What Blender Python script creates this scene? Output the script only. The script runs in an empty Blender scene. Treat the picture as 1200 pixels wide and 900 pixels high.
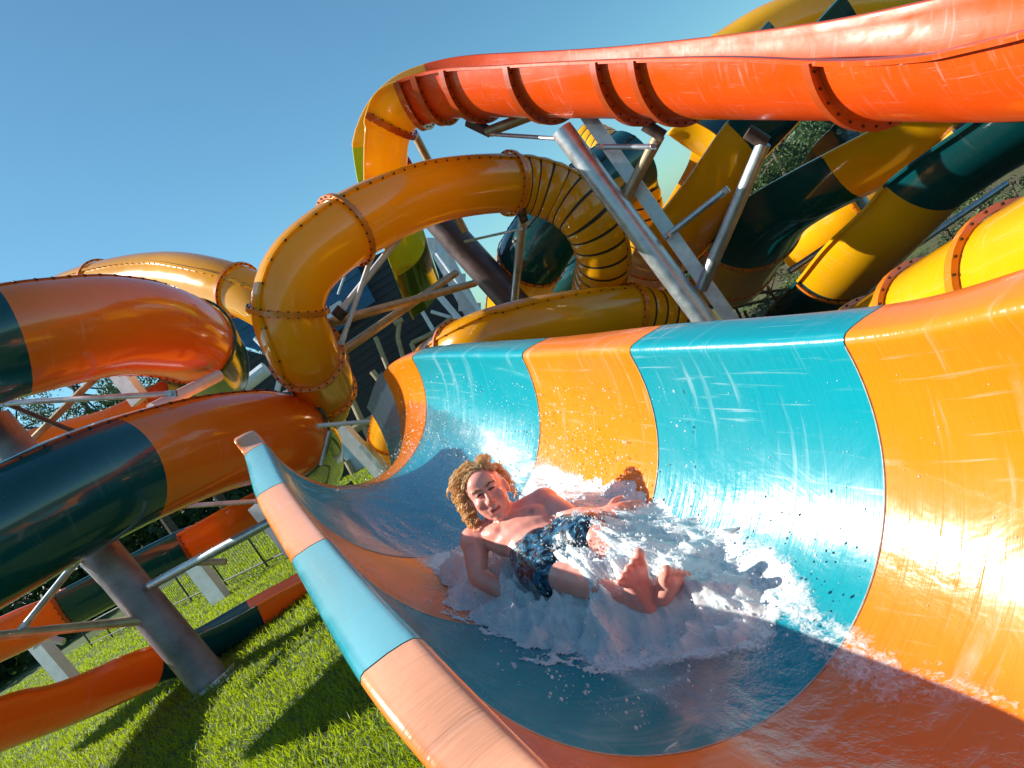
import bpy, bmesh, math, random
import numpy as np
from mathutils import Vector, Matrix, noise
random.seed(7); np.random.seed(7)
sc = bpy.context.scene
COL = sc.collection
V = Vector
# ------------------------------------------------------------------ camera
FPX = 900.0
PITCH = math.radians(4.65); ROLL = math.radians(33.0)
CAM = V((0, 0, 1.7))
FWD = V((0, math.cos(PITCH), -math.sin(PITCH)))
R0 = V((1, 0, 0)); U0 = V((0, math.sin(PITCH), math.cos(PITCH)))
RIGHT = R0*math.cos(ROLL) - U0*math.sin(ROLL)
UP = R0*math.sin(ROLL) + U0*math.cos(ROLL)
cd = bpy.data.cameras.new('camera'); cam = bpy.data.objects.new('camera', cd); COL.objects.link(cam)
cd.lens = 27.0; cd.sensor_width = 36.0; cd.clip_start = 0.02; cd.clip_end = 3000
M = Matrix((RIGHT, UP, -FWD)).transposed().to_4x4(); M.translation = CAM
cam.matrix_world = M; sc.camera = cam

def P(px, py, d):
    return CAM + FWD*d + (RIGHT*(px-600) - UP*(py-450))*(d/FPX)
def cdir(x, y, z):      # direction given as right, up, towards the viewer
    return (RIGHT*x + UP*y - FWD*z).normalized()
def proj(p):
    q = p-CAM; d = q.dot(FWD)
    return 600+q.dot(RIGHT)/d*FPX, 450-q.dot(UP)/d*FPX, d

# ------------------------------------------------------------------ materials
def new_mat(name):
    m = bpy.data.materials.new(name); m.use_nodes = True
    nt = m.node_tree; b = nt.nodes['Principled BSDF']
    return m, nt, b
def L(nt, a, b): nt.links.new(a, b)
def node(nt, t, **kw):
    n = nt.nodes.new(t)
    for k, v in kw.items(): setattr(n, k, v)
    return n
def mixc(nt, fac, a, b, mode='MIX'):
    n = node(nt, 'ShaderNodeMix', data_type='RGBA', blend_type=mode)
    for s, v in ((n.inputs[0], fac), (n.inputs[6], a), (n.inputs[7], b)):
        if hasattr(v, 'links') or isinstance(v, bpy.types.NodeSocket): L(nt, v, s)
        elif isinstance(v, (int, float)): s.default_value = v
        else: s.default_value = (*v[:3], 1)
    return n.outputs[2]
def noise_n(nt, vec, scale, detail=3, rough=.5, dist=0.0):
    n = node(nt, 'ShaderNodeTexNoise'); n.inputs['Scale'].default_value = scale
    n.inputs['Detail'].default_value = detail; n.inputs['Roughness'].default_value = rough
    n.inputs['Distortion'].default_value = dist
    L(nt, vec, n.inputs['Vector']); return n.outputs[0]
def mapping(nt, vec, scale, loc=(0, 0, 0)):
    n = node(nt, 'ShaderNodeMapping'); n.inputs['Scale'].default_value = scale; n.inputs['Location'].default_value = loc
    L(nt, vec, n.inputs['Vector']); return n.outputs[0]
def ramp(nt, fac, a, b, va=0.0, vb=1.0):
    n = node(nt, 'ShaderNodeMapRange'); n.inputs[1].default_value = a; n.inputs[2].default_value = b
    n.inputs[3].default_value = va; n.inputs[4].default_value = vb
    L(nt, fac, n.inputs[0]); return n.outputs[0]
def math_n(nt, op, a, b):
    n = node(nt, 'ShaderNodeMath', operation=op)
    for s, v in zip(n.inputs, (a, b)):
        if isinstance(v, (int, float)): s.default_value = v
        else: L(nt, v, s)
    return n.outputs[0]
def bump(nt, h, strength, dist, b):
    n = node(nt, 'ShaderNodeBump'); n.inputs['Strength'].default_value = strength; n.inputs['Distance'].default_value = dist
    L(nt, h, n.inputs['Height']); L(nt, n.outputs[0], b.inputs['Normal']); return n

def gelcoat(name, base, rough=.16, streak=.12, wet=0.0, transl=.10, seed=0.0, var=.10, rim_sheen=None, ior=1.5):
    m, nt, b = new_mat(name)
    uv = node(nt, 'ShaderNodeUVMap').outputs[0]
    obj = node(nt, 'ShaderNodeTexCoord').outputs['Object']
    down = noise_n(nt, mapping(nt, uv, (17, 1.3, 1), (seed, 0, 0)), 1.0, 5, .62, .3)      # marks running down the wall
    along = noise_n(nt, mapping(nt, uv, (1.6, 38, 1), (0, seed, 0)), 1.0, 4, .6, .25)     # scratches along the ride
    blot = noise_n(nt, mapping(nt, uv, (1, 1, 1), (seed, seed, 0)), 2.3, 5, .6, .6)
    big = noise_n(nt, obj, .7, 2, .5)
    s1 = ramp(nt, down, .57, .80); s2 = ramp(nt, along, .60, .80)
    st = math_n(nt, 'MAXIMUM', s1, s2)
    st = math_n(nt, 'MULTIPLY', st, ramp(nt, blot, .40, .66))
    c0 = mixc(nt, ramp(nt, big, .35, .65, 0, 1), [max(0, v*(1-var)) for v in base], [min(1, v*(1+var)) for v in base])
    if rim_sheen:  # near rim top: pale sky and sun reflection mixed into the base colour
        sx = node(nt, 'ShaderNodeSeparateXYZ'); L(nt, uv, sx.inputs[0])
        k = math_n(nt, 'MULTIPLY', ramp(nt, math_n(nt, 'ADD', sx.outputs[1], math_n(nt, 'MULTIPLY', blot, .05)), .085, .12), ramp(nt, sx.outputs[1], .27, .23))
        c0 = mixc(nt, math_n(nt, 'MULTIPLY', k, .62), c0, rim_sheen)
    w = [v*.45+.5 for v in base]
    col = mixc(nt, math_n(nt, 'MULTIPLY', st, streak*3.2), c0, w)
    L(nt, col, b.inputs['Base Color'])
    L(nt, ramp(nt, blot, .3, .75, rough*.75, rough*1.9), b.inputs['Roughness'])
    b.inputs['Coat Weight'].default_value = .32 if rim_sheen else (.3 if 'red_orange' in name else .75); b.inputs['Coat Roughness'].default_value = .035
    b.inputs['Specular IOR Level'].default_value = .38 if rim_sheen else (.3 if 'red_orange' in name else .5)
    b.inputs['IOR'].default_value = 1.5; b.inputs['Coat IOR'].default_value = ior
    h = math_n(nt, 'ADD', math_n(nt, 'MULTIPLY', blot, .7), math_n(nt, 'MULTIPLY', down, .12+wet*.8))
    bump(nt, h, .22+wet*.4, .02, b)
    if transl > 0:
        out = nt.nodes['Material Output']
        t = node(nt, 'ShaderNodeBsdfTranslucent'); t.inputs[0].default_value = (*[min(1, v*1.25) for v in base], 1)
        mx = node(nt, 'ShaderNodeMixShader'); mx.inputs[0].default_value = transl
        L(nt, b.outputs[0], mx.inputs[1]); L(nt, t.outputs[0], mx.inputs[2]); L(nt, mx.outputs[0], out.inputs[0])
    return m
ORANGE = (.90, .195, .012); REDOR = (.74, .075, .004); TEAL = (.006, .235, .30); DTEAL = (.002, .062, .072)
YEL = (1.0, .49, .006); AMB = (.94, .42, .005); LIME = (.42, .50, .02); GRN = (.035, .11, .012)
mt = {}
mt['chute_orange'] = gelcoat('wet_orange_gelcoat', (.95, .205, .005), .18, .30, .5, .06, 1.3, rim_sheen=(.86, .50, .36), ior=1.55)
mt['chute_teal'] = gelcoat('wet_turquoise_gelcoat', (.004, .27, .33), .18, .30, .5, .06, 4.7, rim_sheen=(.30, .60, .68), ior=1.55)
mt['orange'] = gelcoat('orange_gelcoat', ORANGE, .17, .14, 0, .16, 2.1)
mt['redor'] = gelcoat('red_orange_gelcoat', REDOR, .30, .20, 0, .12, 9.1)
mt['teal'] = gelcoat('dark_teal_gelcoat', DTEAL, .15, .05, 0, .04, 3.3)
mt['yellow'] = gelcoat('yellow_gelcoat', YEL, .17, .12, 0, .26, 5.2)
mt['amber'] = gelcoat('amber_gelcoat', AMB, .16, .08, 0, .28, 7.7)
mt['lime'] = gelcoat('lime_gelcoat', LIME, .18, .10, 0, .2, 8.2)
mt['green'] = gelcoat('green_gelcoat', GRN, .12, .10, 0, .1, 6.6)
mt['rust'] = gelcoat('dark_orange_flange', (.42, .055, .006), .35, .05, 0, 0, 6.1)
mt['oflange'] = gelcoat('orange_flange', (.80, .20, .008), .3, .05, 0, 0, 6.4)

def plain(name, base, rough=.5, metal=0.0, var=.15, scale=4.0, bstr=.1):
    m, nt, b = new_mat(name)
    obj = node(nt, 'ShaderNodeTexCoord').outputs['Object']
    n1 = noise_n(nt, obj, scale, 5, .6)
    L(nt, mixc(nt, ramp(nt, n1, .3, .7), [v*(1-var) for v in base], [min(1, v*(1+var)) for v in base]), b.inputs['Base Color'])
    b.inputs['Metallic'].default_value = metal
    L(nt, ramp(nt, n1, .3, .7, rough*.8, min(1, rough*1.2)), b.inputs['Roughness'])
    if bstr: bump(nt, n1, bstr, .02, b)
    return m
mt['steel'] = plain('galvanised_steel', (.50, .53, .57), .38, .75, .25, 6)
mt['column'] = plain('weathered_steel_column', (.20, .17, .19), .42, .35, .55, 2.2)
mt['brownpost'] = plain('brown_painted_post', (.085, .05, .05), .4, .1, .35, 3)
mt['bronze'] = plain('tan_painted_pipe', (.42, .30, .18), .4, .5, .3, 5)
mt['bolt'] = plain('bolt_metal', (.05, .03, .02), .5, .4, .2, 9, 0)
mt['dark'] = plain('dark_seam_rubber', (.02, .014, .01), .55, 0, .2, 9, 0)
mt['bracket'] = plain('rusty_bracket', (.09, .06, .05), .6, .4, .5, 9)
mt['cream'] = plain('cream_pipe_paint', (.34, .28, .16), .45, 0, .25, 5)
mt['white'] = plain('white_steel_paint', (.62, .68, .74), .4, .1, .15, 5)
mt['siding'] = plain('dark_blue_siding', (.012, .022, .032), .45, .1, .3, 3)
mt['bluewall'] = plain('blue_siding', (.01, .10, .22), .4, .1, .2, 3)
mt['glass'] = plain('pale_blue_glazing', (.42, .62, .74), .15, 0, .1, 2, 0)
mt['fence'] = plain('fence_metal', (.05, .06, .05), .7, 0, .2, 5)
mt['pale'] = plain('pale_render', (.62, .62, .60), .7, 0, .08, 3)

# ------------------------------------------------------------------ object helpers
def link(o, parent=None):
    COL.objects.link(o)
    if parent is not None: o.parent = parent
    return o
def thing(name, label, cat, loc=(0, 0, 0), group=None):
    o = bpy.data.objects.new(name, None); o.location = loc; o.empty_display_size = .2; link(o)
    o['label'] = label; o['category'] = cat
    if group: o['group'] = group
    return o
def tag(o, label=None, cat=None, group=None, kind=None):
    for k, v in (('label', label), ('category', cat), ('group', group), ('kind', kind)):
        if v: o[k] = v
    return o
def mesh_obj(name, verts, faces, mats, parent=None, uvs=None, fmat=None, smooth=True, sharp=35):
    """verts are world positions; the object keeps its parent's origin"""
    org = V((0, 0, 0))
    if parent is not None:
        p = parent
        while p is not None: org = org + p.location; p = p.parent
    me = bpy.data.meshes.new(name)
    me.from_pydata([tuple(V(v)-org) for v in verts], [], faces)
    if not isinstance(mats, (list, tuple)): mats = [mats]
    for m in mats: me.materials.append(m)
    if uvs is not None:
        ul = me.uv_layers.new(name='UVMap')
        idx = np.empty(len(me.loops), dtype=np.int32); me.loops.foreach_get('vertex_index', idx)
        if len(uvs) == len(verts): arr = np.array(uvs, dtype=np.float32)[idx]
        else: arr = np.array(uvs, dtype=np.float32)
        ul.data.foreach_set('uv', arr.ravel())
    if fmat is not None: me.polygons.foreach_set('material_index', fmat)
    if smooth:
        me.polygons.foreach_set('use_smooth', [True]*len(me.polygons))
        if sharp: me.set_sharp_from_angle(angle=math.radians(sharp))
    me.update()
    return link(bpy.data.objects.new(name, me), parent)

class MB:
    def __init__(s): s.v = []; s.f = []; s.m = []
    def add(s, vs, fs, m=0):
        o = len(s.v); s.v += [V(v) for v in vs]; s.f += [tuple(i+o for i in f) for f in fs]; s.m += [m]*len(fs)
    def cyl(s, a, b, ra, rb=None, n=14, m=0, caps=True):
        a = V(a); b = V(b); rb = ra if rb is None else rb
        z = (b-a).normalized(); x = z.orthogonal().normalized(); y = z.cross(x)
        vs = []
        for c, r in ((a, ra), (b, rb)):
            for i in range(n):
                t = 2*math.pi*i/n; vs.append(c + (x*math.cos(t)+y*math.sin(t))*r)
        fs = [(i, (i+1) % n, n+(i+1) % n, n+i) for i in range(n)]
        if caps: fs += [tuple(range(n))[::-1], tuple(range(n, 2*n))]
        s.add(vs, fs, m)
    def bar(s, a, b, w, h, up=V((0, 0, 1)), m=0):
        a = V(a); b = V(b); z = (b-a).normalized(); x = z.cross(up)
        if x.length < 1e-4: x = z.orthogonal()
        x.normalize(); y = x.cross(z)
        vs = [c + x*(sx*w/2) + y*(sy*h/2) for c in (a, b) for sx, sy in ((-1, -1), (1, -1), (1, 1), (-1, 1))]
        s.add(vs, [(3, 2, 1, 0), (4, 5, 6, 7), (0, 1, 5, 4), (1, 2, 6, 5), (2, 3, 7, 6), (3, 0, 4, 7)], m)
    def prism(s, poly, d, thick, m=0):
        k = len(poly)
        a = [P(x, y, d) for x, y in poly]; b = [p+V((0, thick, 0)) for p in a]
        s.add(a+b, [tuple(range(k))[::-1], tuple(range(k, 2*k))]+[(i, (i+1) % k, k+(i+1) % k, k+i) for i in range(k)], m)
    def ball(s, c, r, m=0, n=8, sx=None):
        c = V(c); vs = []; fs = []
        k = n//2
        for j in range(k+1):
            ph = math.pi*j/k
            for i in range(n):
                t = 2*math.pi*i/n
                vs.append(c+V((math.sin(ph)*math.cos(t)*r, math.sin(ph)*math.sin(t)*r, math.cos(ph)*r)))
        for j in range(k):
            for i in range(n):
                fs.append((j*n+i, j*n+(i+1) % n, (j+1)*n+(i+1) % n, (j+1)*n+i))
        s.add(vs, fs, m)
    def build(s, name, mats, parent=None, smooth=True):
        return mesh_obj(name, s.v, s.f, mats, parent, fmat=s.m, smooth=smooth)

def catmull(a, b, c, d, t):
    return .5*((2*b)+(c-a)*t+(2*a-5*b+4*c-d)*t*t+(3*b-a-3*c+d)*t*t*t)
class Path:
    """pts: (px,py,apparent radius) of a slide whose true radius is R; ups: profile-up vectors"""
    def __init__(s, pts, R, ups=None, dscale=1.0):
        s.R = R
        s.p = [P(x, y, R*FPX/r*dscale) if r > 0 else P(x, y, -r) for x, y, r in pts]
        n = len(pts)
        if ups is None: ups = [V((0, 0, 1))]*n
        elif isinstance(ups, Vector): ups = [ups]*n
        s.u = ups; s.n = n
        ts = np.linspace(0, n-1, 40*(n-1)+1); prev = None; acc = 0; s.len = []
        for t in ts:
            q = s.pos(t)
            if prev is not None: acc += (q-prev).length
            s.len.append(acc); prev = q
        s.ts = ts
    def _g(s, arr, t):
        t = min(max(t, 0), s.n-1-1e-6); i = int(t); f = t-i
        g = lambda k: arr[k] if 0 <= k < s.n else (arr[0]*2-arr[1] if k < 0 else arr[-1]*2-arr[-2])
        return catmull(g(i-1), g(i), g(i+1), g(i+2), f)
    def pos(s, t): return s._g(s.p, t)
    def frame(s, t):
        e = .02
        T = (s.pos(min(t+e, s.n-1))-s.pos(max(t-e, 0))).normalized()
        u = s._g(s.u, t); U = (u-T*u.dot(T)).normalized(); S = T.cross(U)
        return s.pos(t), T, S, U
    def arc(s, t): return float(np.interp(t, s.ts, s.len))
    def t_at(s, a): return float(np.interp(a, s.len, s.ts))

def open_profile(R, w=.07, th=.02, n=28, deep=1.0):
    pr = [(R+w, -.04), (R+w, -.008), (R+w-.008, 0), (R+.022, 0), (R+.007, -.005)]
    for i in range(n+1):
        a = math.pi*i/n; pr.append((R*math.cos(a), -R*deep*math.sin(a)-.02))
    pr += [(-R-.007, -.005), (-R-.022, 0), (-R-w+.008, 0), (-R-w, -.008), (-R-w, -.04), (-R-w+.012, -.04), (-R-w+.012, -.02)]
    for i in range(n+1):
        a = math.pi*(n-i)/n; pr.append(((R+th)*math.cos(a), -(R*deep+th)*math.sin(a)-.022))
    pr += [(R+w-.012, -.02), (R+w-.012, -.04)]
    return pr
def closed_profile(R, n=44): return [(R*math.sin(2*math.pi*i/n), R*math.cos(2*math.pi*i/n)) for i in range(n)]

def sweep(name, path, prof, t0, t1, mats, parent, step=.12, mod=None, mfun=None, label=None, sharp=40):
    a0, a1 = path.arc(t0), path.arc(t1); ns = max(3, int(abs(a1-a0)/step)+1)
    vs = []; uv = []; fs = []; fm = []; np_ = len(prof)
    per = [0]
    for i in range(np_): per.append(per[-1]+math.hypot(prof[(i+1) % np_][0]-prof[i][0], prof[(i+1) % np_][1]-prof[i][1]))
    al = [a0+(a1-a0)*k/(ns-1) for k in range(ns)]
    for a in al:
        t = path.t_at(a); c, T, S, U = path.frame(t)
        k = mod(a) if mod else 1.0
        for (x, y) in prof: vs.append(c+S*(x*k)+U*(y*k))
    luv = []
    for j in range(ns-1):
        for i in range(np_):
            i2 = (i+1) % np_
            fs.append((j*np_+i, j*np_+i2, (j+1)*np_+i2, (j+1)*np_+i))
            luv += [(al[j], per[i]), (al[j], per[i+1]), (al[j+1], per[i+1]), (al[j+1], per[i])]
            fm.append(mfun(.5*(al[j]+al[j+1])) if mfun else 0)
    fs.append(tuple(range(np_))[::-1]); fs.append(tuple(range((ns-1)*np_, ns*np_)))
    luv += [(0, 0)]*(2*np_); fm += [0, 0]
    if prof_is_closed(prof):                      # hollow tube: no end discs
        fs = fs[:-2]; luv = luv[:-2*np_]; fm = fm[:-2]
    o = mesh_obj(name, vs, fs, mats, parent, uvs=luv, fmat=fm, sharp=sharp)
    if label: o['label'] = label
    return o
def prof_is_closed(p): return abs(math.hypot(*p[0])-math.hypot(*p[len(p)//2])) < 1e-6 and len(p) == 44

def ring(path, t, R, parent, mat, opened, h=.07, w=.05, nb=16, r0=None, bolt=.013):
    mb = MB(); c, T, S, U = path.frame(t)
    n = 40; r0 = R+.012 if r0 is None else r0
    a0, a1 = (math.pi, 2*math.pi) if opened else (0, 2*math.pi)
    drop = .02 if opened else 0
    vs = []
    for i in range(n+1):
        a = a0+(a1-a0)*i/n; e = S*math.cos(a)+U*math.sin(a); cc = c-U*drop
        for (x, r) in ((-w/2, r0), (-w/2, r0+h), (w/2, r0+h), (w/2, r0)): vs.append(cc+T*x+e*r)
    fs = []
    for i in range(n):
        for k in range(4): fs.append((i*4+k, i*4+(k+1) % 4, (i+1)*4+(k+1) % 4, (i+1)*4+k))
    if opened: fs += [(3, 2, 1, 0), (n*4, n*4+1, n*4+2, n*4+3)]
    mb.add(vs, fs, 0)
    for i in range(nb):
        a = a0+(a1-a0)*(i+.5)/nb; e = S*math.cos(a)+U*math.sin(a); q = c-U*drop+e*(r0+h*.55)
        mb.cyl(q-T*(w/2+.014), q+T*(w/2+.014), bolt, n=6, m=1)
    return mb.build('joint_flange', [mat, mt['bolt']], parent)
def seam(path, ang, t0, t1, R, parent, mat, h=.035, w=.05, bolts=True):
    mb = MB(); a0, a1 = path.arc(t0), path.arc(t1); ns = int((a1-a0)/.12)+2
    vs = []
    for k in range(ns):
        c, T, S, U = path.frame(path.t_at(a0+(a1-a0)*k/(ns-1)))
        e = S*math.sin(ang)+U*math.cos(ang); q = S*math.cos(ang)-U*math.sin(ang)
        for x, r in ((-w/2, R-.01), (-w/2, R+h), (w/2, R+h), (w/2, R-.01)): vs.append(c+e*r+q*x)
    fs = [(j*4+k, j*4+(k+1) % 4, (j+1)*4+(k+1) % 4, (j+1)*4+k) for j in range(ns-1) for k in range(4)]
    fs += [(3, 2, 1, 0), ((ns-1)*4, (ns-1)*4+1, (ns-1)*4+2, (ns-1)*4+3)]
    mb.add(vs, fs, 0)
    if bolts:
        a = a0+.1
        while a < a1:
            c, T, S, U = path.frame(path.t_at(a)); e = S*math.sin(ang)+U*math.cos(ang); q = S*math.cos(ang)-U*math.sin(ang)
            mb.cyl(c+e*(R+h*.5)-q*(w/2+.012), c+e*(R+h*.5)+q*(w/2+.012), .014, n=6, m=1); a += .2
    return mb.build('seam_flange', [mat, mt['bolt']], parent)

def slide(name, label, pts, R, secs, opened=True, sh=(.035, .05), ups=None, rings=(), ringmat='oflange', seams=(), ringh=.07, w=.07, dscale=1.0, seam_mat=None, ringw=.05, corr=(), cat='water slide', deep=1.0):
    path = Path(pts, R, ups, dscale); base = path.p[len(path.p)//2].copy()
    t = thing(name, label, cat, base)
    prof = open_profile(R, w, deep=deep) if opened else closed_profile(R)
    for k, (a, b, m) in enumerate(secs):
        lbl = {'teal': 'dark teal', 'orange': 'orange', 'redor': 'red orange', 'yellow': 'yellow', 'amber': 'amber yellow', 'lime': 'lime green', 'green': 'dark green'}[m]+' section'
        if k in corr:
            p0 = path.arc(a); pitch = .21
            mod = lambda s, p0=p0: 1.0+.035*abs(math.sin(math.pi*(s-p0)/pitch))
            mf = lambda s, p0=p0: 1 if abs(((s-p0)/pitch+.5) % 1-.5) < .085 else 0
            sweep('slide_section', path, prof, a, b, [mt[m], mt['dark']], t, step=.0175, mod=mod, mfun=mf, label=lbl+' of short ribbed pieces', sharp=0)
        else:
            sweep('slide_section', path, prof, a, b, mt[m], t, label=lbl)
    for r in rings: ring(path, r, R, t, mt[ringmat], opened, ringh, ringw, nb=16 if opened else 26)
    for (ang, a, b) in seams: seam(path, math.radians(ang), a, b, R, t, mt[seam_mat or secs[0][2]], *sh)
    return t, path
# ------------------------------------------------------------------ background slides
ZUP = V((0, 0, 1))
uA = cdir(0, .84, .55)
slideA, pathA = slide('flume_slide', 'long red orange open flume crossing overhead, turning yellow then green at its far bend',
    [(1420, -60, 165), (1290, -20, 142), (1180, 8, 122), (1040, 30, 101), (900, 45, 86), (760, 57, 74), (640, 66, 65), (555, 71, 60), (500, 79, 58), (452, 98, 57), (425, 138, 56), (419, 190, 55), (430, 240, 52), (448, 288, 49), (468, 335, 45)],
    .75, [(0, 8.35, 'redor'), (8.35, 11.3, 'yellow'), (11.3, 13.0, 'lime'), (13.0, 14, 'green')],
    ups=[cdir(-.42, .85, .27)]*3+[cdir(-.36, .84, .34), cdir(-.2, .84, .43), cdir(-.08, .84, .5), uA, cdir(-.05, .85, .5), cdir(-.22, .84, .45), cdir(-.55, .75, .40), cdir(-.88, .42, .38), cdir(-.95, .0, .34), cdir(-.95, -.2, .3), cdir(-.9, -.25, .25), cdir(-.9, -.3, .2)],
    rings=(3.05, 4.7, 5.05, 5.95, 6.9, 7.75, 8.35, 9.7, 11.3), ringmat='rust', ringh=.10, w=.09, ringw=.09)

slideB, pathB = slide('tube_slide', 'amber yellow tube slide looping down in the middle, ribbed at its upper right bend',
    [(800, 470, 24), (735, 425, 26), (694, 385, 29), (700, 345, 30), (707, 300, 32), (690, 256, 33), (652, 226, 33), (600, 215, 33.5), (520, 222, 36), (450, 246, 39), (395, 277, 41), (352, 316, 42), (338, 362, 42), (352, 405, 41), (376, 440, 36), (374, 478, 33), (350, 505, 28)],
    .45, [(0.5, 7, 'amber'), (7, 12, 'amber'), (12, 16, 'amber')], opened=False, rings=(7.05, 9.8, 12.0, 13.3, 14.4), ringmat='oflange', ringh=.05, ringw=.06,
    seams=((33, 7.1, 15.5), (-147, 7.1, 15.5), (42, .6, 6.9)), corr=(0,), ups=cdir(.05, .1, 1))
slide('tube_slide', 'amber yellow tube slide just above the far rim, ribbed near the silver beam',
    [(452, 535, 20), (458, 495, 22), (486, 448, 26), (540, 409, 32), (600, 387, 33), (665, 374, 33), (738, 367, 32), (790, 380, 31), (832, 412, 30), (850, 450, 28)],
    .45, [(0, 6, 'amber'), (6, 9, 'amber')], opened=False, rings=(6.02, 3.0, .6), ringh=.05, ringw=.06, seams=((42, 0, 5.95), (-138, 0, 5.95)), corr=(1,))
slide('tube_slide', 'amber yellow tube arching behind the big orange tube at the left skyline',
    [(10, 385, 21), (65, 350, 23), (125, 330, 25), (195, 322, 27), (255, 332, 29), (305, 352, 30), (345, 380, 30)],
    .45, [(0, 6, 'amber')], opened=False, rings=(1.9, 4.45), ringh=.05, ringw=.06, seams=((40, 0, 6), (-140, 0, 6)))
# big tubes on the left
slide('tube_slide', 'upper big tube at the left, dark teal then bright orange, with a green tinted end',
    [(-200, 452, 74), (-90, 425, 70), (0, 402, 68), (65, 390, 64), (130, 382, 59), (190, 388, 54), (228, 405, 49), (246, 432, 44), (238, 462, 40)],
    .62, [(0, 2.12, 'teal'), (2.12, 5.8, 'orange'), (5.8, 8, 'green')], opened=False, seam_mat='rust', sh=(.015, .02), seams=((40, 0, 5.8), (-140, 0, 5.8)), rings=(5.8,), ringmat='green', ringh=.04)
slide('tube_slide', 'lower big tube at the left, dark teal then orange, in front of the steel column',
    [(-220, 745, 88), (-110, 685, 82), (0, 626, 76), (100, 574, 70), (190, 538, 63), (260, 518, 57), (320, 511, 52), (352, 522, 46), (362, 545, 40)],
    .62, [(0, 3.48, 'teal'), (3.48, 6.35, 'orange'), (6.35, 8, 'green')], opened=False, seam_mat='rust', sh=(.015, .02), seams=((34, 0, 6.35), (-146, 0, 6.35)), rings=(6.35,), ringmat='green', ringh=.04)
slide('trough_slide', 'open trough in orange and dark teal sloping down beneath the lower big tube',
    [(-160, 795, 46), (-60, 752, 44), (20, 716, 43), (75, 690, 42), (150, 652, 41), (230, 613, 40), (285, 586, 38), (318, 570, 37)],
    .55, [(0, 2.9, 'orange'), (2.9, 4.75, 'teal'), (4.75, 7, 'orange')], rings=(2.9, 4.75), ringmat='rust', ringh=.03)
slide('trough_slide', 'lowest open trough just above the grass, orange with a dark teal stretch behind the column',
    [(-180, 880, 66), (-80, 856, 60), (0, 828, 55), (80, 801, 51), (165, 768, 46), (240, 736, 43.5), (300, 703, 42), (365, 668, 40.5), (430, 630, 39), (500, 588, 37)],
    .5, [(0, 3.95, 'orange'), (3.95, 5.9, 'teal'), (5.9, 9, 'orange')], deep=.82, rings=(), ringmat='rust', ringh=.03)
slide('trough_slide', 'orange trough seen between the two big left tubes, sweeping up to its pale rim',
    [(-120, 560, 33), (-40, 528, 33), (40, 503, 33), (110, 484, 33), (165, 466, 33), (205, 438, 32), (235, 400, 30)],
    .5, [(0, 4.1, 'orange'), (4.1, 6, 'redor')], rings=(4.1,), ringmat='oflange', ringh=.03, dscale=1.0)
# right-hand cluster
slide('trough_slide', 'bright yellow trough with a dark teal top curling down under the overhead flume',
    [(940, 10, 86), (878, 78, 85), (825, 136, 84), (790, 188, 82), (776, 230, 75), (768, 262, 64), (745, 300, 50)],
    1.12, [(0, 2.15, 'teal'), (2.15, 6, 'yellow')], ups=cdir(-.85, .45, .25), rings=(5.0,), ringmat='oflange', ringh=.04)
slide('trough_slide', 'wide dark teal and yellow trough running down behind the steel support pipe',
    [(1200, 35, 90), (1120, 82, 86), (1055, 118, 82), (990, 152, 78), (935, 184, 74), (893, 220, 68), (870, 264, 60), (850, 310, 50)],
    .98, [(0, 3.15, 'yellow'), (3.15, 5.75, 'teal'), (5.75, 7, 'yellow')], ups=cdir(-.55, .80, .20), rings=(5.8, 6.7), ringmat='oflange', ringh=.04)
slide('trough_slide', 'diagonal yellow trough between two dark teal stretches at the right edge',
    [(1330, 0, 92), (1250, 55, 86), (1180, 105, 80), (1120, 148, 75), (1070, 190, 70), (1026, 240, 65), (983, 292, 58), (930, 345, 50), (880, 400, 42)],
    .75, [(0, 3.85, 'teal'), (3.85, 6.05, 'yellow'), (6.05, 8, 'teal')], ups=cdir(-.55, .82, .10), rings=(6.1, 6.9), ringmat='oflange', ringh=.05)
slide('dome_slide', 'bright yellow covered slide with broad orange hoops just above the far rim at right',
    [(880, 500, 52), (950, 460, 57), (1015, 425, 62), (1085, 385, 70), (1165, 345, 80), (1270, 300, 96), (1400, 250, 118)],
    .62, [(0, 2.2, 'yellow'), (2.2, 3.15, 'yellow'), (3.15, 6, 'yellow')], opened=False, rings=(2.3, 3.2, 4.45), ringmat='oflange', ringh=.06, ringw=.12)
slide('trough_slide', 'dark teal and yellow tube seen through the loop of the amber slide',
    [(740, 190, 40), (690, 228, 41), (648, 265, 41), (622, 305, 40), (606, 350, 36), (600, 400, 34)],
    .7, [(0, 2.95, 'teal'), (2.95, 5, 'yellow')], opened=False, rings=(2.95,), ringmat='oflange', ringh=.02, seam_mat='dark', sh=(.01, .05), seams=((-60, 0, 5), (-15, 0, 5)))
slide('trough_slide', 'narrow dark teal chute tucked behind the ribbed yellow bend',
    [(760, 250, 20), (715, 280, 20), (680, 312, 20), (648, 342, 19), (620, 375, 18)],
    .45, [(0, 4, 'teal')], opened=False, seams=((-60, 0, 4),))
slide('trough_slide', 'yellow crest of a slide peeking over the overhead flume at the top',
    [(850, 75, 36), (905, 42, 36), (965, 22, 36), (1030, 14, 36), (1090, 14, 36), (1180, 30, 36)],
    .7, [(0, 3.55, 'yellow'), (3.55, 5, 'teal')], opened=False, rings=(3.55,), ringh=.03, seams=((-40, 0, 5),))
slide('tube_slide', 'far ribbed yellow tube behind the silver twin beams',
    [(690, 165, 24), (726, 188, 25), (748, 228, 25), (752, 275, 24), (735, 325, 22)],
    .45, [(0, 4, 'yellow')], opened=False, corr=(0,))
slide('trough_slide', 'small yellow panel of a slide behind the white support frame',
    [(1090, 190, 32), (1035, 222, 32), (985, 255, 31), (940, 292, 28)],
    .75, [(0, 3, 'amber')], opened=False, rings=(1.6,), ringh=.02)

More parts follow.
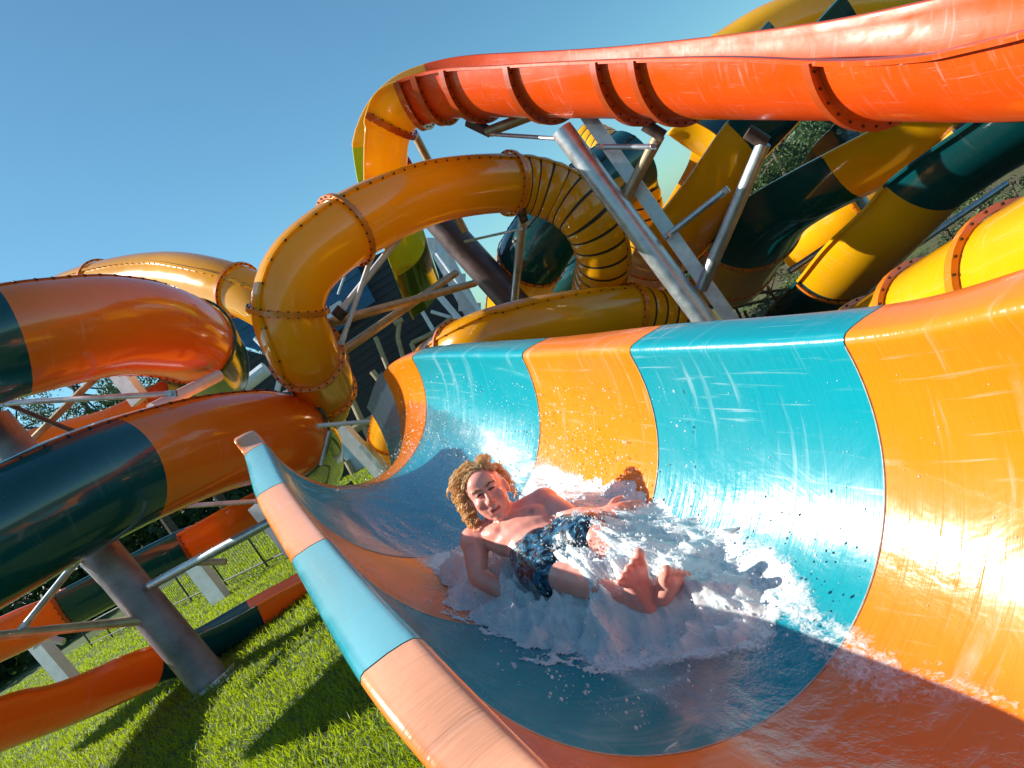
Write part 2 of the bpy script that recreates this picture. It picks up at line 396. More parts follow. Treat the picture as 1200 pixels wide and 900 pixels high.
# ------------------------------------------------------------------ steel
def pipe(mb, a, b, r, m=0, n=14): mb.cyl(P(*a), P(*b), r, n=n, m=m)
def post(name, label, parts, cat='steel post', group=None):
    """parts: list of (part name, material, [(a,b,r)...])"""
    base = P(*parts[0][2][0][1])
    t = thing(name, label, cat, base, group)
    for nm, m, segs in parts:
        for sgm in segs:
            mb = MB(); a, b, r = sgm[:3]
            if len(sgm) > 3: mb.bar(P(*a), P(*b), r, sgm[3], up=V((.3, 1, .2)))
            else: pipe(mb, a, b, r)
            if nm == 'strut':
                for q, w in ((a, b), (b, a)):
                    dq = (P(*w)-P(*q)).normalized()
                    mb.bar(P(*q)-dq*.02, P(*q)+dq*.12, r*2.1, r*1.2, up=V((0, 1, 0)))
                    mb.cyl(P(*q)+dq*.05-V((0, r*1.5, 0)), P(*q)+dq*.05+V((0, r*1.5, 0)), r*.8, n=8)
            mb.build(nm, mt[m], t)
    return t
post('support_beam', 'pair of parallel silver steel beams leaning under the overhead flume', [
    ('beam', 'steel', [((658, 152, 10.1), (862, 424, 10.1), .15)]),
    ('beam', 'steel', [((686, 132, 10.45), (896, 430, 10.45), .19, .22)]),
    ('brace', 'steel', [((895, 168, 8.9), (822, 338, 10.1), .085)]),
    ('brace', 'bronze', [((773, 158, 9.7), (733, 232, 10.1), .075)]),
    ('strut', 'steel', [((700, 172, 10.1), (768, 172, 9.7), .035), ((780, 278, 10.1), (852, 222, 9.5), .04)]),
    ('strut', 'steel', [((572, 157, 11.7), (662, 163, 10.6), .03)]),
    ('brace', 'bronze', [((570, 155, 11.7), (628, 133, 11.4), .08)]),
    ('bracket', 'bracket', [((548, 142, 11.75), (575, 155, 11.7), .085), ((755, 146, 9.6), (778, 160, 9.6), .08), ((876, 154, 8.9), (898, 168, 8.9), .09)]),
    ('base_plate', 'steel', [((866, 424, 10.2), (874, 434, 10.2), .3)])])
post('support_column', 'thick brown steel post leaning behind the amber tube loop', [
    ('column', 'brownpost', [((458, 196, 15.8), (672, 432, 15), .30)]),
    ('cap', 'brownpost', [((456, 193, 15.8), (460, 198, 15.8), .36)]),
    ('brace', 'steel', [((613, 250, 12.2), (603, 352, 13.6), .07)]),
    ('strut', 'steel', [((545, 283, 13.4), (612, 268, 12.3), .022)]),
    ('strut', 'steel', [((612, 352, 13.4), (690, 358, 12.9), .03)]),
    ('brace', 'bronze', [((482, 150, 13.0), (545, 272, 13.4), .07)]),
    ('strut', 'bracket', [((610, 246, 12.0), (614, 258, 12.2), .06)])])
post('support_column', 'thick weathered steel column standing on the grass at the left', [
    ('column', 'column', [((-10, 495, 8.95), (252, 806, 8.95), .225)]),
    ('base_plate', 'steel', [((247, 800, 8.95), (252, 806, 8.95), .33)]),
    ('footing', 'pale', [((251, 805, 8.95), (262, 818, 8.95), .46)]),
    ('brace', 'steel', [((330, 604, 8.1), (176, 686, 8.8), .05)]),
    ('brace', 'bronze', [((172, 726, 8.8), (-60, 752, 8.3), .055)]),
    ('strut', 'steel', [((92, 655, 8.8), (22, 742, 8.5), .04)]),
    ('strut', 'white', [((95, 658, 9.2), (185, 752, 9.3), .03)])])
post('support_frame', 'pale grey angled post standing on the lawn behind the steel column', [
    ('column', 'white', [((215, 645, 16), (285, 735, 16), .40, .2)]),
    ('brace', 'bronze', [((150, 662, 15.5), (265, 658, 15.5), .07)]),
    ('base_plate', 'steel', [((284, 733, 16), (287, 737, 16), .3)])])
post('support_frame', 'pale post with clamp under the trough at the left edge', [
    ('column', 'white', [((20, 725, 13), (95, 812, 13), .30, .2)]),
    ('brace', 'white', [((0, 738, 12.6), (75, 752, 12.6), .06)]),
    ('clamp', 'steel', [((30, 742, 12.6), (45, 756, 12.6), .1)])])
post('support_frame', 'short pale bracket post beside the tip of the near rim', [
    ('column', 'white', [((300, 590, 12), (345, 645, 12), .28, .15)]),
    ('brace', 'steel', [((205, 594, 11), (320, 586, 11), .035)])])
post('brace_frame', 'pale crossing rods between the two big left tubes', [
    ('strut', 'steel', [((0, 473, 9.3), (205, 461, 8.9), .035)]),
    ('strut', 'bronze', [((112, 442, 9.6), (28, 525, 9.6), .045)]),
    ('strut', 'bracket', [((-5, 468, 9.4), (92, 508, 9.4), .03)]),
    ('brace', 'white', [((256, 440, 10.8), (178, 480, 9.6), .085)]),
    ('brace', 'white', [((135, 430, 11), (165, 470, 11), .25, .15)])])
post('brace_frame', 'two long tan pipes fanning from the brown post to the amber tube', [
    ('brace', 'bronze', [((366, 384, 10.0), (556, 332, 13.7), .065)]),
    ('brace', 'bronze', [((372, 432, 10.0), (534, 320, 13.7), .065)]),
    ('strut', 'white', [((398, 366, 10.2), (468, 278, 10.5), .045)]),
    ('strut', 'white', [((400, 402, 10.2), (440, 288, 10.3), .035)]),
    ('clamp', 'bracket', [((394, 372, 10.2), (402, 362, 10.2), .09)])])
post('brace_frame', 'white pipe frame holding the far yellow trough at right', [
    ('brace', 'white', [((1000, 222, 13.5), (1030, 262, 13.5), .10)]),
    ('brace', 'steel', [((925, 318, 12.5), (1065, 225, 12.5), .05)]),
    ('brace', 'white', [((1030, 255, 12.3), (990, 330, 12.6), .06)]),
    ('brace', 'steel', [((1055, 300, 12), (1180, 215, 12), .05)])])
post('brace_frame', 'grey pipes above the tip of the near rim', [
    ('brace', 'white', [((372, 499, 10), (432, 494, 10.5), .03)]),
    ('brace', 'steel', [((386, 505, 10), (376, 545, 10), .03)]),
    ('brace', 'bronze', [((365, 487, 12), (408, 478, 12), .07)])])
post('support_beam', 'grey beam slanting below the dark building', [
    ('beam', 'white', [((396, 498, 16), (455, 562, 16), .3, .2)]),
    ('beam', 'white', [((330, 462, 17), (380, 520, 17), .3, .2)]),
    ('beam', 'steel', [((425, 520, 15.5), (470, 570, 15.5), .12, .2)])])

# ------------------------------------------------------------------ building behind
def pp(mb, poly, d, th, m=0): mb.prism(poly, d, th, m)
bd = thing('tower_building', 'dark building with blue siding, cream pipes and white trusses behind the slides', 'building', P(430, 560, 26))
def siding(name, mat, poly, d, pitch, label=None, ang=0.0):
    """corrugated sheet: real ribs clipped to the polygon, world-horizontal when ang=0"""
    mb = MB(); mb.prism(poly, d, .25)
    pts = [P(x, y, d) for x, y in poly]
    X = V((math.cos(ang), 0, math.sin(ang))); Z = V((-math.sin(ang), 0, math.cos(ang)))
    o = pts[0]; q = [((p-o).dot(X), (p-o).dot(Z)) for p in pts]
    z = min(b for a, b in q)+pitch/2
    while z < max(b for a, b in q):
        xs = []
        for i in range(len(q)):
            (x1, z1), (x2, z2) = q[i], q[(i+1) % len(q)]
            if (z1-z)*(z2-z) < 0: xs.append(x1+(x2-x1)*(z-z1)/(z2-z1))
        xs.sort()
        for a, b in zip(xs[::2], xs[1::2]):
            yo = V((0, -.02, 0))
            # keep the ribs on the panel's own plane (constant distance along the view axis)
            def onp(x, zz):
                w = o+X*x+Z*zz; k = (d-(w-CAM).dot(FWD)); return w+V((0, 1, 0))*(k/FWD.y)+yo
            mb.bar(onp(a, z), onp(b, z), .06, pitch*.5, up=ZUP)
        z += pitch
    ob = mb.build(name, mt[mat], bd, smooth=False)
    if label: ob['label'] = label
siding('wall', 'siding', [(330, 350), (470, 285), (508, 290), (560, 362), (600, 440), (560, 640), (430, 590), (395, 520), (330, 455)], 27, .26)
siding('blue_wall', 'bluewall', [(225, 372), (300, 345), (372, 325), (412, 300), (438, 350), (400, 385), (345, 420), (300, 410), (250, 395)], 26, .55, 'bright blue siding')
siding('lower_wall', 'siding', [(250, 400), (340, 425), (400, 520), (470, 590), (330, 600), (270, 520), (235, 440)], 26.5, .24)
siding('roof', 'white', [(495, 278), (520, 280), (568, 372), (552, 384)], 25.6, .5, 'pale blue grey roof edge', ang=1.0)
for nm, m, segs in [
    ('beam', 'cream', [((385, 522), (500, 452), .28), ((412, 468), (455, 560), .22), ((440, 395), (470, 470), .16), ((436, 435), (448, 450), .2), ((452, 490), (480, 545), .2), ((406, 540), (425, 575), .2)]),
    ('truss', 'white', [((480, 340), (520, 408), .14), ((490, 318), (560, 400), .22), ((512, 296), (580, 390), .16), ((505, 365), (572, 385), .12), ((286, 452), (312, 432), .5), ((320, 480), (330, 435), .2), ((300, 395), (360, 455), .25), ((396, 345), (412, 300), .08)]),
    ('cream_pipe', 'cream', [((468, 378), (466, 396), .16), ((466, 396), (474, 425), .16), ((504, 392), (482, 402), .16), ((482, 402), (490, 424), .16), ((504, 392), (530, 372), .16), ((462, 380), (472, 374), .18)]),
    ('railing', 'steel', [((335, 330), (372, 305), .06), ((345, 345), (380, 322), .06), ((350, 322), (362, 345), .06), ((365, 312), (378, 335), .06)])]:
    for a, b, r in segs:
        mb = MB(); mb.cyl(P(*a, 25.2), P(*b, 25.2), r*.5, n=10); mb.build(nm, mt[m], bd)
mb = MB(); mb.prism([(388, 516), (402, 508), (434, 553), (420, 562)], 25.3, .1); mb.build('window', mt['glass'], bd, smooth=False)
mb = MB(); mb.prism([(345, 385), (398, 352), (404, 362), (352, 396)], 25.0, .3); mb.build('eave', mt['white'], bd, smooth=False)
pav = thing('pavilion', 'small pale building on the slope at the right edge', 'building', P(1190, 215, 30))
mb = MB(); mb.prism([(1150, 196), (1240, 150), (1262, 185), (1172, 230)], 30, 3.0); mb.build('wall', mt['pale'], pav, smooth=False)
mb = MB(); mb.prism([(1138, 190), (1236, 136), (1244, 150), (1146, 204)], 29.6, 4.0); mb.build('roof', mt['white'], pav, smooth=False)
# ------------------------------------------------------------------ foreground chute
class Chute:
    def __init__(s, N, F):
        s.N = N; s.F = F; s.n = len(N); s.R = .72
        s.p = [(a+b)/2 for a, b in zip(N, F)]
        ts = np.linspace(0, s.n-1, 40*(s.n-1)+1); acc = 0; prev = None; s.len = []
        for t in ts:
            q = s.pos(t)
            if prev is not None: acc += (q-prev).length
            s.len.append(acc); prev = q
        s.ts = ts
    def _g(s, arr, t):
        t = min(max(t, 0), s.n-1-1e-6); i = int(t); f = t-i
        g = lambda k: arr[k] if 0 <= k < s.n else (arr[0]*2-arr[1] if k < 0 else arr[-1]*2-arr[-2])
        return catmull(g(i-1), g(i), g(i+1), g(i+2), f)
    def pos(s, t): return s._g(s.p, t)
    def half(s, t): return (s._g(s.N, t)-s._g(s.F, t)).length/2
    def frame(s, t):
        e = .02; T = (s.pos(min(t+e, s.n-1))-s.pos(max(t-e, 0))).normalized()
        S = (s._g(s.N, t)-s._g(s.F, t)).normalized(); U = (V((0, 0, 1))-S*S.z).normalized()
        return s.pos(t), T, S, U
    def arc(s, t): return float(np.interp(t, s.ts, s.len))
    def t_at(s, a): return float(np.interp(a, s.len, s.ts))
    def surf(s, t, th, h=0.0):
        """th degrees: 0 far rim, 90 floor, 180 near rim; h metres above the surface"""
        c, T, S, U = s.frame(t); r = s.half(t)-h; a = math.radians(th)
        return c - S*(math.cos(a)*r) - U*(math.sin(a)*r*1.06+.02)
Nn = [P(338, 560, 6.4), P(300, 506, 5.3), P(311, 518, 4.95), P(335, 563, 4.2), P(385, 628, 3.2), P(492, 742, 2.0), P(640, 893, 1.55)]
Fn = [P(430, 478, 7.6), P(447, 437, 6.5), P(482, 418, 5.5), P(610, 414, 4.1), P(735, 408, 3.1), P(985, 394, 2.2), P(1200, 356, 1.66)]
for k in (1, 2, 3): Nn.append(Nn[6]+V((.20, -.55, 0))*k); Fn.append(Fn[6]+V((.19, -.58, 0))*k)
CH = Chute(Nn, Fn)
chute = thing('water_slide_chute', 'wide wet chute striped orange and turquoise in the foreground with the rider in it', 'water slide', V((0.3, 2.2, 0)))
prof = open_profile(.72, .19, .022, n=60)
# rounder rolled lip than on the far slides
def chprof():
    R, w = .72, .19; pr = []
    for sgn in (1, -1):
        pass
    def lip(sg):
        pts = [(R+w, -.07), (R+w+.004, -.02), (R+w-.006, -.006), (R+w-.02, 0)]
        pts += [(R+w*.5, .004), (R+.05, .002)]
        for k in range(5):
            a = math.pi/2*k/4; pts.append((R+.035-.035*math.sin(a), .0-.035*(1-math.cos(a))))
        return [(sg*x, y) for x, y in pts]
    pr += lip(1)
    n = 64
    for i in range(1, n):
        a = math.pi*i/n
        if math.sin(a)*R < .03: continue
        pr.append((R*math.cos(a), -R*1.06*math.sin(a)-.02))
    pr += lip(-1)[::-1]
    pr += [(-R-w+.016, -.07), (-R-w+.016, -.024), (-R-.03, -.024)]
    for i in range(3, n-2):
        a = math.pi*(n-i)/n; pr.append(((R+.022)*math.cos(a), -(R*1.06+.022)*math.sin(a)-.022))
    pr += [(R+.03, -.024), (R+w-.016, -.024), (R+w-.016, -.07)]
    return pr
prof = chprof()
mod = lambda a: CH.half(CH.t_at(a))/.72
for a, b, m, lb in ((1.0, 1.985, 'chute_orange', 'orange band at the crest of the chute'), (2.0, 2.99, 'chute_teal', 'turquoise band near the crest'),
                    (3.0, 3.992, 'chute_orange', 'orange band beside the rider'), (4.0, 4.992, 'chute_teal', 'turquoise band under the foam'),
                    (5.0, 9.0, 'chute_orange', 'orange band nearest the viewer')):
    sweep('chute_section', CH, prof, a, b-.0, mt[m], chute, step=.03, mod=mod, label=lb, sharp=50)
mb = MB()
mt['bead'] = plain('pale_sealant', (.42, .36, .30), .5, 0, .3, 30, 0)
for tt in (2.0, 2.995, 3.996, 4.996):      # thin sealant beads in the joints
    mb = MB(); pts_ = [CH.surf(tt, a, .0008) for a in range(1, 180, 3)]
    for a, b in zip(pts_[:-1], pts_[1:]): mb.cyl(a, b, .0032, n=6, caps=False)
    mb.build('joint_bead', mt['bead'], chute)
# far wall seen past the crest
vs = []; fs = []; uv = []
na, nb_ = 16, 30
for i in range(na+1):
    for j in range(nb_+1):
        t = 1.0*i/na; th = -2+100*j/nb_; p = CH.surf(t, th); vs.append(p); uv.append((t*1.3, th*.0126))
for i in range(na+1):
    for j in range(nb_+1):
        t = 1.0*i/na; th = -2+100*j/nb_; vs.append(CH.surf(t, th, -.02)); uv.append((t*1.3, th*.0126))
o = (na+1)*(nb_+1)
for i in range(na):
    for j in range(nb_):
        k = i*(nb_+1)+j; fs.append((k, k+1, k+nb_+2, k+nb_+1)); fs.append((o+k, o+k+nb_+1, o+k+nb_+2, o+k+1))
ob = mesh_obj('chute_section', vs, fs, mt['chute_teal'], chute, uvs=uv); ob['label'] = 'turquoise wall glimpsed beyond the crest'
for tt in (2.0, 4.4, 6.6):
    for sd in (-1, 1):
        q = CH.surf(tt, 90+sd*42, -.03); mb = MB(); mb.cyl(q, V((q.x, q.y, -2.5 if q.x > .8 else 0)), .06); mb.build('support_leg', mt['steel'], chute)

# ------------------------------------------------------------------ water in the chute
def grid_obj(name, fn, ta, tb, na, ha, hb, nb, mat, rng=None):
    vs = []; uv = []; idx = -np.ones((na+1, nb+1), dtype=int); fs = []
    val = {}
    for i in range(na+1):
        t = ta+(tb-ta)*i/na; c, T, S, U = CH.frame(t); r0 = CH.half(t); al = CH.arc(t)
        for j in range(nb+1):
            th = ha+(hb-ha)*j/nb
            if rng: l0, h0 = rng(t, al); th = l0+(h0-l0)*j/nb
            a = math.radians(th)
            e = -S*math.cos(a)-U*math.sin(a)
            base = c-S*math.cos(a)*r0-U*(math.sin(a)*r0*1.06+.02)
            h = fn(t, th, base, al, a*r0)
            if h is None: continue
            idx[i, j] = len(vs); vs.append(base-e*h); uv.append((al, a*r0))
    for i in range(na):
        for j in range(nb):
            q = (idx[i, j], idx[i+1, j], idx[i+1, j+1], idx[i, j+1])
            if min(q) >= 0: fs.append(tuple(int(x) for x in q))
    return mesh_obj(name, vs, fs, mat, None, uvs=uv, sharp=0)
def N3(x, y, z): return noise.noise(V((x, y, z)))
def sstep(a, b, x):
    x = min(1, max(0, (x-a)/(b-a))); return x*x*(3-2*x)
# flowing film
m, nt, b = new_mat('flowing_water'); mt['water'] = m
uvn = node(nt, 'ShaderNodeUVMap').outputs[0]
rip = noise_n(nt, mapping(nt, uvn, (55, 75, 1)), 1.0, 5, .62, .5)
rip2 = noise_n(nt, mapping(nt, uvn, (13, 30, 1)), 1.0, 3, .6, .7)
gl = node(nt, 'ShaderNodeBsdfGlossy'); gl.inputs['Roughness'].default_value = .07
tr = node(nt, 'ShaderNodeBsdfTransparent'); tr.inputs[0].default_value = (.90, .97, 1, 1)
bp = node(nt, 'ShaderNodeBump'); bp.inputs['Strength'].default_value = .4; bp.inputs['Distance'].default_value = .006
L(nt, math_n(nt, 'ADD', rip, rip2), bp.inputs['Height']); L(nt, bp.outputs[0], gl.inputs['Normal'])
fr = node(nt, 'ShaderNodeFresnel'); fr.inputs[0].default_value = 1.33; L(nt, bp.outputs[0], fr.inputs['Normal'])
mx = node(nt, 'ShaderNodeMixShader'); L(nt, math_n(nt, 'MULTIPLY', fr.outputs[0], .38), mx.inputs[0]); L(nt, tr.outputs[0], mx.inputs[1]); L(nt, gl.outputs[0], mx.inputs[2])
df = node(nt, 'ShaderNodeBsdfDiffuse'); df.inputs[0].default_value = (.82, .86, .88, 1)
at = node(nt, 'ShaderNodeAttribute', attribute_name='froth')
f1 = noise_n(nt, mapping(nt, uvn, (45, 60, 1)), 1.0, 6, .75, .8)
f2 = noise_n(nt, mapping(nt, uvn, (3.2, 12, 1)), 1.0, 4, .6, .8)
fl = math_n(nt, 'ADD', math_n(nt, 'MULTIPLY', f1, .65), math_n(nt, 'ADD', math_n(nt, 'MULTIPLY', f2, .55), math_n(nt, 'MULTIPLY', at.outputs['Fac'], .5)))
ffac = ramp(nt, fl, .80, 1.06, 0, .9)
mx2 = node(nt, 'ShaderNodeMixShader'); L(nt, ffac, mx2.inputs[0]); L(nt, mx.outputs[0], mx2.inputs[1]); L(nt, df.outputs[0], mx2.inputs[2])
at3 = node(nt, 'ShaderNodeAttribute', attribute_name='fade'); tr2 = node(nt, 'ShaderNodeBsdfTransparent'); mx3 = node(nt, 'ShaderNodeMixShader')
L(nt, ramp(nt, math_n(nt, 'ADD', at3.outputs['Fac'], math_n(nt, 'MULTIPLY', f1, .6)), .30, .75), mx3.inputs[0]); L(nt, tr2.outputs[0], mx3.inputs[1]); L(nt, mx2.outputs[0], mx3.inputs[2]); L(nt, mx3.outputs[0], nt.nodes['Material Output'].inputs[0])

def film_edges(t):
    lo = 68+1.2*N3(t*1.7, 0, 3)-20*math.exp(-((t-4.45)/.42)**2)-28*sstep(4.3, 3.1, t)-14*sstep(3, 1.6, t)
    hi = 110+6*N3(t*1.3, 5, 3)+20*sstep(3.6, 2.4, t)
    return lo, hi
FP = [(508, 668), (522, 706), (560, 738), (622, 766), (712, 782), (802, 764), (896, 750), (905, 712), (880, 668), (835, 625), (780, 590), (715, 562), (640, 556), (585, 585), (556, 640)]
def poly_sd(x, y, poly):
    d = 1e9; ins = False; n = len(poly)
    for i in range(n):
        x1, y1 = poly[i]; x2, y2 = poly[(i+1) % n]
        if (y1 > y) != (y2 > y) and x < (x2-x1)*(y-y1)/(y2-y1)+x1: ins = not ins
        ex, ey = x2-x1, y2-y1; k = max(0, min(1, ((x-x1)*ex+(y-y1)*ey)/(ex*ex+ey*ey)))
        d = min(d, math.hypot(x-x1-k*ex, y-y1-k*ey))
    return d if ins else -d
froth = []; fade = []
def film_range(t, al):
    lo, hi = film_edges(t)
    return lo+2.2*N3(al*6, 1, 1)+1.5*N3(al*19, 3, 1), hi+3*N3(al*6, 9, 1)
def film(t, th, base, al, v):
    lo, hi = film_range(t, al)
    e = min(th-lo, hi-th)
    edge = .8*math.exp(-((th-lo-7)/7.0)**2)*(.75+.8*N3(al*2.3, 4, 4))+.03*math.exp(-((hi-th)/3)**2)
    # froth follows the water: along its margins, over the crest and behind the rider
    f = edge*.85*(.15+.85*sstep(3.3, 4.2, t)) + .16*sstep(4.1, 3.3, t)*sstep(1.0, 2.2, t)*(1-.5*sstep(80, 110, th)) + .3*math.exp(-((t-3.6)/.4)**2)*math.exp(-((th-55)/18)**2)
    f += .45*edge*math.exp(-((t-4.6)/.45)**2)
    if 3.0 < t < 5.5:
        px, py, d = proj(base); sd = poly_sd(px, py, FP); f = max(f, .9*sstep(-26, -2, sd))
    f += .42*sstep(2.0, 2.8, t)*sstep(4.4, 3.6, t)*sstep(60, 85, th)*max(0, .55+.9*N3(al*5, v*16, 7.7))
    froth.append(min(1.0, max(0, f))); fade.append(sstep(0, 9, min(th-lo, hi-th)))
    return .002+.005*sstep(0, 14, e)+.006*max(0, N3(al*7, v*10, 2.2))+.002*N3(al*20, v*26, 1.1)
wt = grid_obj('water', film, 1.02, 8.6, 420, 8, 166, 170, mt['water'], rng=film_range)
wt['kind'] = 'structure'; wt['label'] = 'thin film of water running down the floor of the chute'
at_ = wt.data.attributes.new('froth', 'FLOAT', 'POINT'); at_.data.foreach_set('value', froth[:len(wt.data.vertices)])

at_ = wt.data.attributes.new('fade', 'FLOAT', 'POINT'); at_.data.foreach_set('value', fade[:len(wt.data.vertices)])
# foam heap around the rider
def foam_h(t, th, base, al, v):
    px, py, d = proj(base)
    if px < 450 or px > 960 or py < 500 or py > 830: return None
    sd = poly_sd(px, py, FP)
    q = V((al*1.0, v*1.0, 0))
    sd += 17*noise.noise(q*8)+12*noise.noise(q*21)+3*noise.noise(q*50)
    if sd < 0: return None
    env = sstep(0, 62, sd); small = sstep(-2, 22, sd)
    qw = q+V((noise.noise(q*5), noise.noise(q*5+V((9, 9, 9))), 0))*.06
    def puff(k, o_): return max(0.0, 1-(noise.voronoi(qw*k+V((0, 0, o_)))[0][0])**1.6*1.25)
    b1 = puff(8, 3.1); b2 = puff(17, 7.7); b3 = puff(36, 1.3); b4 = noise.noise(q*75)
    wall = sstep(25, 62, th)                       # thins out as it climbs the far wall
    cx, cy = px-718, py-728; mound = math.exp(-(cx/55)**2-(cy/34)**2); m2 = math.exp(-((px-610)/50)**2-((py-735)/40)**2); m3 = math.exp(-((px-752)/45)**2-((py-668)/32)**2)
    return small*.010+env*wall*(.115+.11*mound+.03*m2+.12*m3)+small*(.35+.65*env)*wall*(.065*b1+.050*b2+.028*b3+.008*b4-.02)
m, nt, b = new_mat('white_water_foam'); mt['foam'] = m
ob_ = node(nt, 'ShaderNodeTexCoord').outputs['Object']
n1 = noise_n(nt, ob_, 60, 6, .75, .4); n2 = noise_n(nt, ob_, 9, 4, .6, .6)
L(nt, mixc(nt, ramp(nt, n2, .38, .6), (.74, .84, .88), (.92, .93, .93)), b.inputs['Base Color'])
b.inputs['Roughness'].default_value = .35; b.inputs['Subsurface Weight'].default_value = .35; b.inputs['Subsurface Radius'].default_value = (.03, .035, .04)
b.inputs['Subsurface Scale'].default_value = 1.0
bump(nt, n1, .7, .012, b)
foam = grid_obj('foam', foam_h, 3.1, 5.35, 420, 18, 150, 330, mt['foam'])
tag(foam, label='churning white foam piled round the rider', kind='stuff')

m, nt, b = new_mat('sunlit_water_drops'); mt['drop'] = m
b.inputs['Base Color'].default_value = (.9, .93, .95, 1); b.inputs['Roughness'].default_value = .1
t_ = node(nt, 'ShaderNodeBsdfTranslucent'); t_.inputs[0].default_value = (.95, .97, 1, 1); mx = node(nt, 'ShaderNodeMixShader'); mx.inputs[0].default_value = .6
L(nt, b.outputs[0], mx.inputs[1]); L(nt, t_.outputs[0], mx.inputs[2]); L(nt, mx.outputs[0], nt.nodes['Material Output'].inputs[0])
# airborne droplets
def droplets(name, n, fn, label):
    vs = []; fs = []
    for _ in range(n):
        c, r = fn()
        a = random.random()*6.28; dx = V((math.cos(a), math.sin(a), .3))*r
        o = len(vs); e = V((-dx.y, dx.x, 0)); z = V((0, 0, r*random.uniform(.9, 1.8)))
        vs += [c+dx, c-dx, c+e, c-e, c+z, c-z]
        fs += [(o, o+2, o+4), (o+2, o+1, o+4), (o+1, o+3, o+4), (o+3, o, o+4), (o+2, o, o+5), (o+1, o+2, o+5), (o+3, o+1, o+5), (o, o+3, o+5)]
    ob = mesh_obj(name, vs, fs, mt['drop'], None, sharp=0); tag(ob, label=label, kind='stuff'); return ob
def spray1():
    t = random.gauss(3.0, .55); t = min(4.2, max(1.7, t)); th = random.gauss(62, 22)
    return CH.surf(t, max(12, min(125, th)), abs(random.gauss(0, .045))+.008), .0012+.0042*random.random()**3
def spray2():
    t = random.uniform(3.6, 4.9); th = random.gauss(62, 12) if random.random() < .5 else random.gauss(118, 10)
    return CH.surf(t, max(30, min(140, th)), abs(random.gauss(0, .06))+.02), .0010+.0055*random.random()**4
def spray3():
    t = random.uniform(2.2, 6.5); th = random.uniform(8, 60)
    return CH.surf(t, th, .002), .001+.002*random.random()**2
def bubbles():
    while True:
        t = random.uniform(3.2, 5.2); th = random.uniform(25, 135); c, T, S, U = CH.frame(t); base = CH.surf(t, th)
        h = foam_h(t, th, base, CH.arc(t), math.radians(th)*CH.half(t))
        if h is not None: return CH.surf(t, th, h+abs(random.gauss(0, .012))), .0012+.0042*random.random()**2.5
droplets('foam_bubbles', 9000, bubbles, 'bubbles and drops breaking off the top of the foam')
droplets('spray', 5000, spray1, 'fine spray flying off the crest behind the rider')
droplets('spray', 1400, spray2, 'drops thrown up around the foam')
droplets('spray', 260, spray3, 'scattered drops clinging to the far wall of the chute')

# ------------------------------------------------------------------ the rider
SK = 1.16
def capsules(caps, ells=(), vox=.0058, smooth_it=6):
    mb = MB()
    def ico(c, r, axes=None):
        n = 20; k = 10; vs = []; fs = []
        ax = axes or (V((1, 0, 0)), V((0, 1, 0)), V((0, 0, 1)))
        rr = r if isinstance(r, (tuple, list)) else (r, r, r)
        vs.append(c+ax[2]*rr[2])
        for j in range(1, k):
            ph = math.pi*j/k
            for i in range(n):
                a = 2*math.pi*i/n
                vs.append(c+ax[0]*(rr[0]*math.sin(ph)*math.cos(a))+ax[1]*(rr[1]*math.sin(ph)*math.sin(a))+ax[2]*(rr[2]*math.cos(ph)))
        vs.append(c-ax[2]*rr[2]); e = len(vs)-1
        for i in range(n):
            fs.append((0, 1+i, 1+(i+1) % n)); fs.append((e, e-n+(i+1) % n, e-n+i))
        for j in range(k-2):
            for i in range(n):
                p0 = 1+j*n+i; p1 = 1+j*n+(i+1) % n; fs.append((p0, p0+n, p1+n, p1))
        mb.add(vs, fs)
    for a, b, ra, rb in caps:
        ln = (b-a).length; st = max(2, int(ln/(min(ra, rb)*.35))+1)
        ico(a, ra); ico(b, rb); mb.cyl(a, b, ra, rb, n=20)
    for e in ells: ico(e[0], e[1], e[2] if len(e) > 2 else None)
    ob = mb.build('tmp', mt['foam'])
    r = ob.modifiers.new('r', 'REMESH'); r.mode = 'VOXEL'; r.voxel_size = vox; r.use_smooth_shade = True
    s_ = ob.modifiers.new('s', 'SMOOTH'); s_.iterations = smooth_it; s_.factor = .5
    dg = bpy.context.evaluated_depsgraph_get(); dg.update()
    me = bpy.data.meshes.new_from_object(ob.evaluated_get(dg)); bpy.data.objects.remove(ob)
    return me
def finish(me, name, mat, parent):
    me.name = name; me.materials.clear(); me.materials.append(mat)
    me.polygons.foreach_set('use_smooth', [True]*len(me.polygons))
    org = parent.location if parent else V((0, 0, 0))
    me.transform(Matrix.Translation(-org))
    return link(bpy.data.objects.new(name, me), parent)

J0 = dict(SL=P(557, 634, 3.46), SR=P(638, 590, 3.42), CH=P(600, 618, 3.4), BE=P(622, 634, 3.28), PE=P(650, 648, 3.15),
         HL=P(634, 663, 3.13), HR=P(672, 634, 3.1), KL=P(665, 676, 2.88), KR=P(702, 632, 2.82), AL=P(746, 702, 2.58), AR=P(766, 690, 2.62),
         EL=P(562, 674, 3.32), WL=P(608, 700, 3.25), ER=P(673, 607, 3.24), WR=P(705, 604, 3.165))
J = dict(J0, HL=P(634, 663, 3.2), HR=P(672, 634, 3.18), PE=P(650, 648, 3.2), KL=P(666, 678, 3.0), KR=P(703, 631, 3.0), AL=P(744, 700, 2.77), AR=P(768, 691, 2.82), EL=P(560, 676, 3.38), WL=P(612, 706, 3.3))
hu = cdir(-.50, .86, .02); hf = cdir(.06, -.02, 1); hf = (hf-hu*hf.dot(hu)).normalized(); hr = hu.cross(hf)*1.0
if hr.dot(RIGHT) < 0: hr = -hr
HC = P(571, 577, 3.42)
SK = 1.07
def H(x, y, z): return HC+(hr*x+hf*y+hu*z)*SK
hax = (hr, hf, hu)
def hr_(*r): return tuple(v*SK for v in r)
caps = []; ells = []
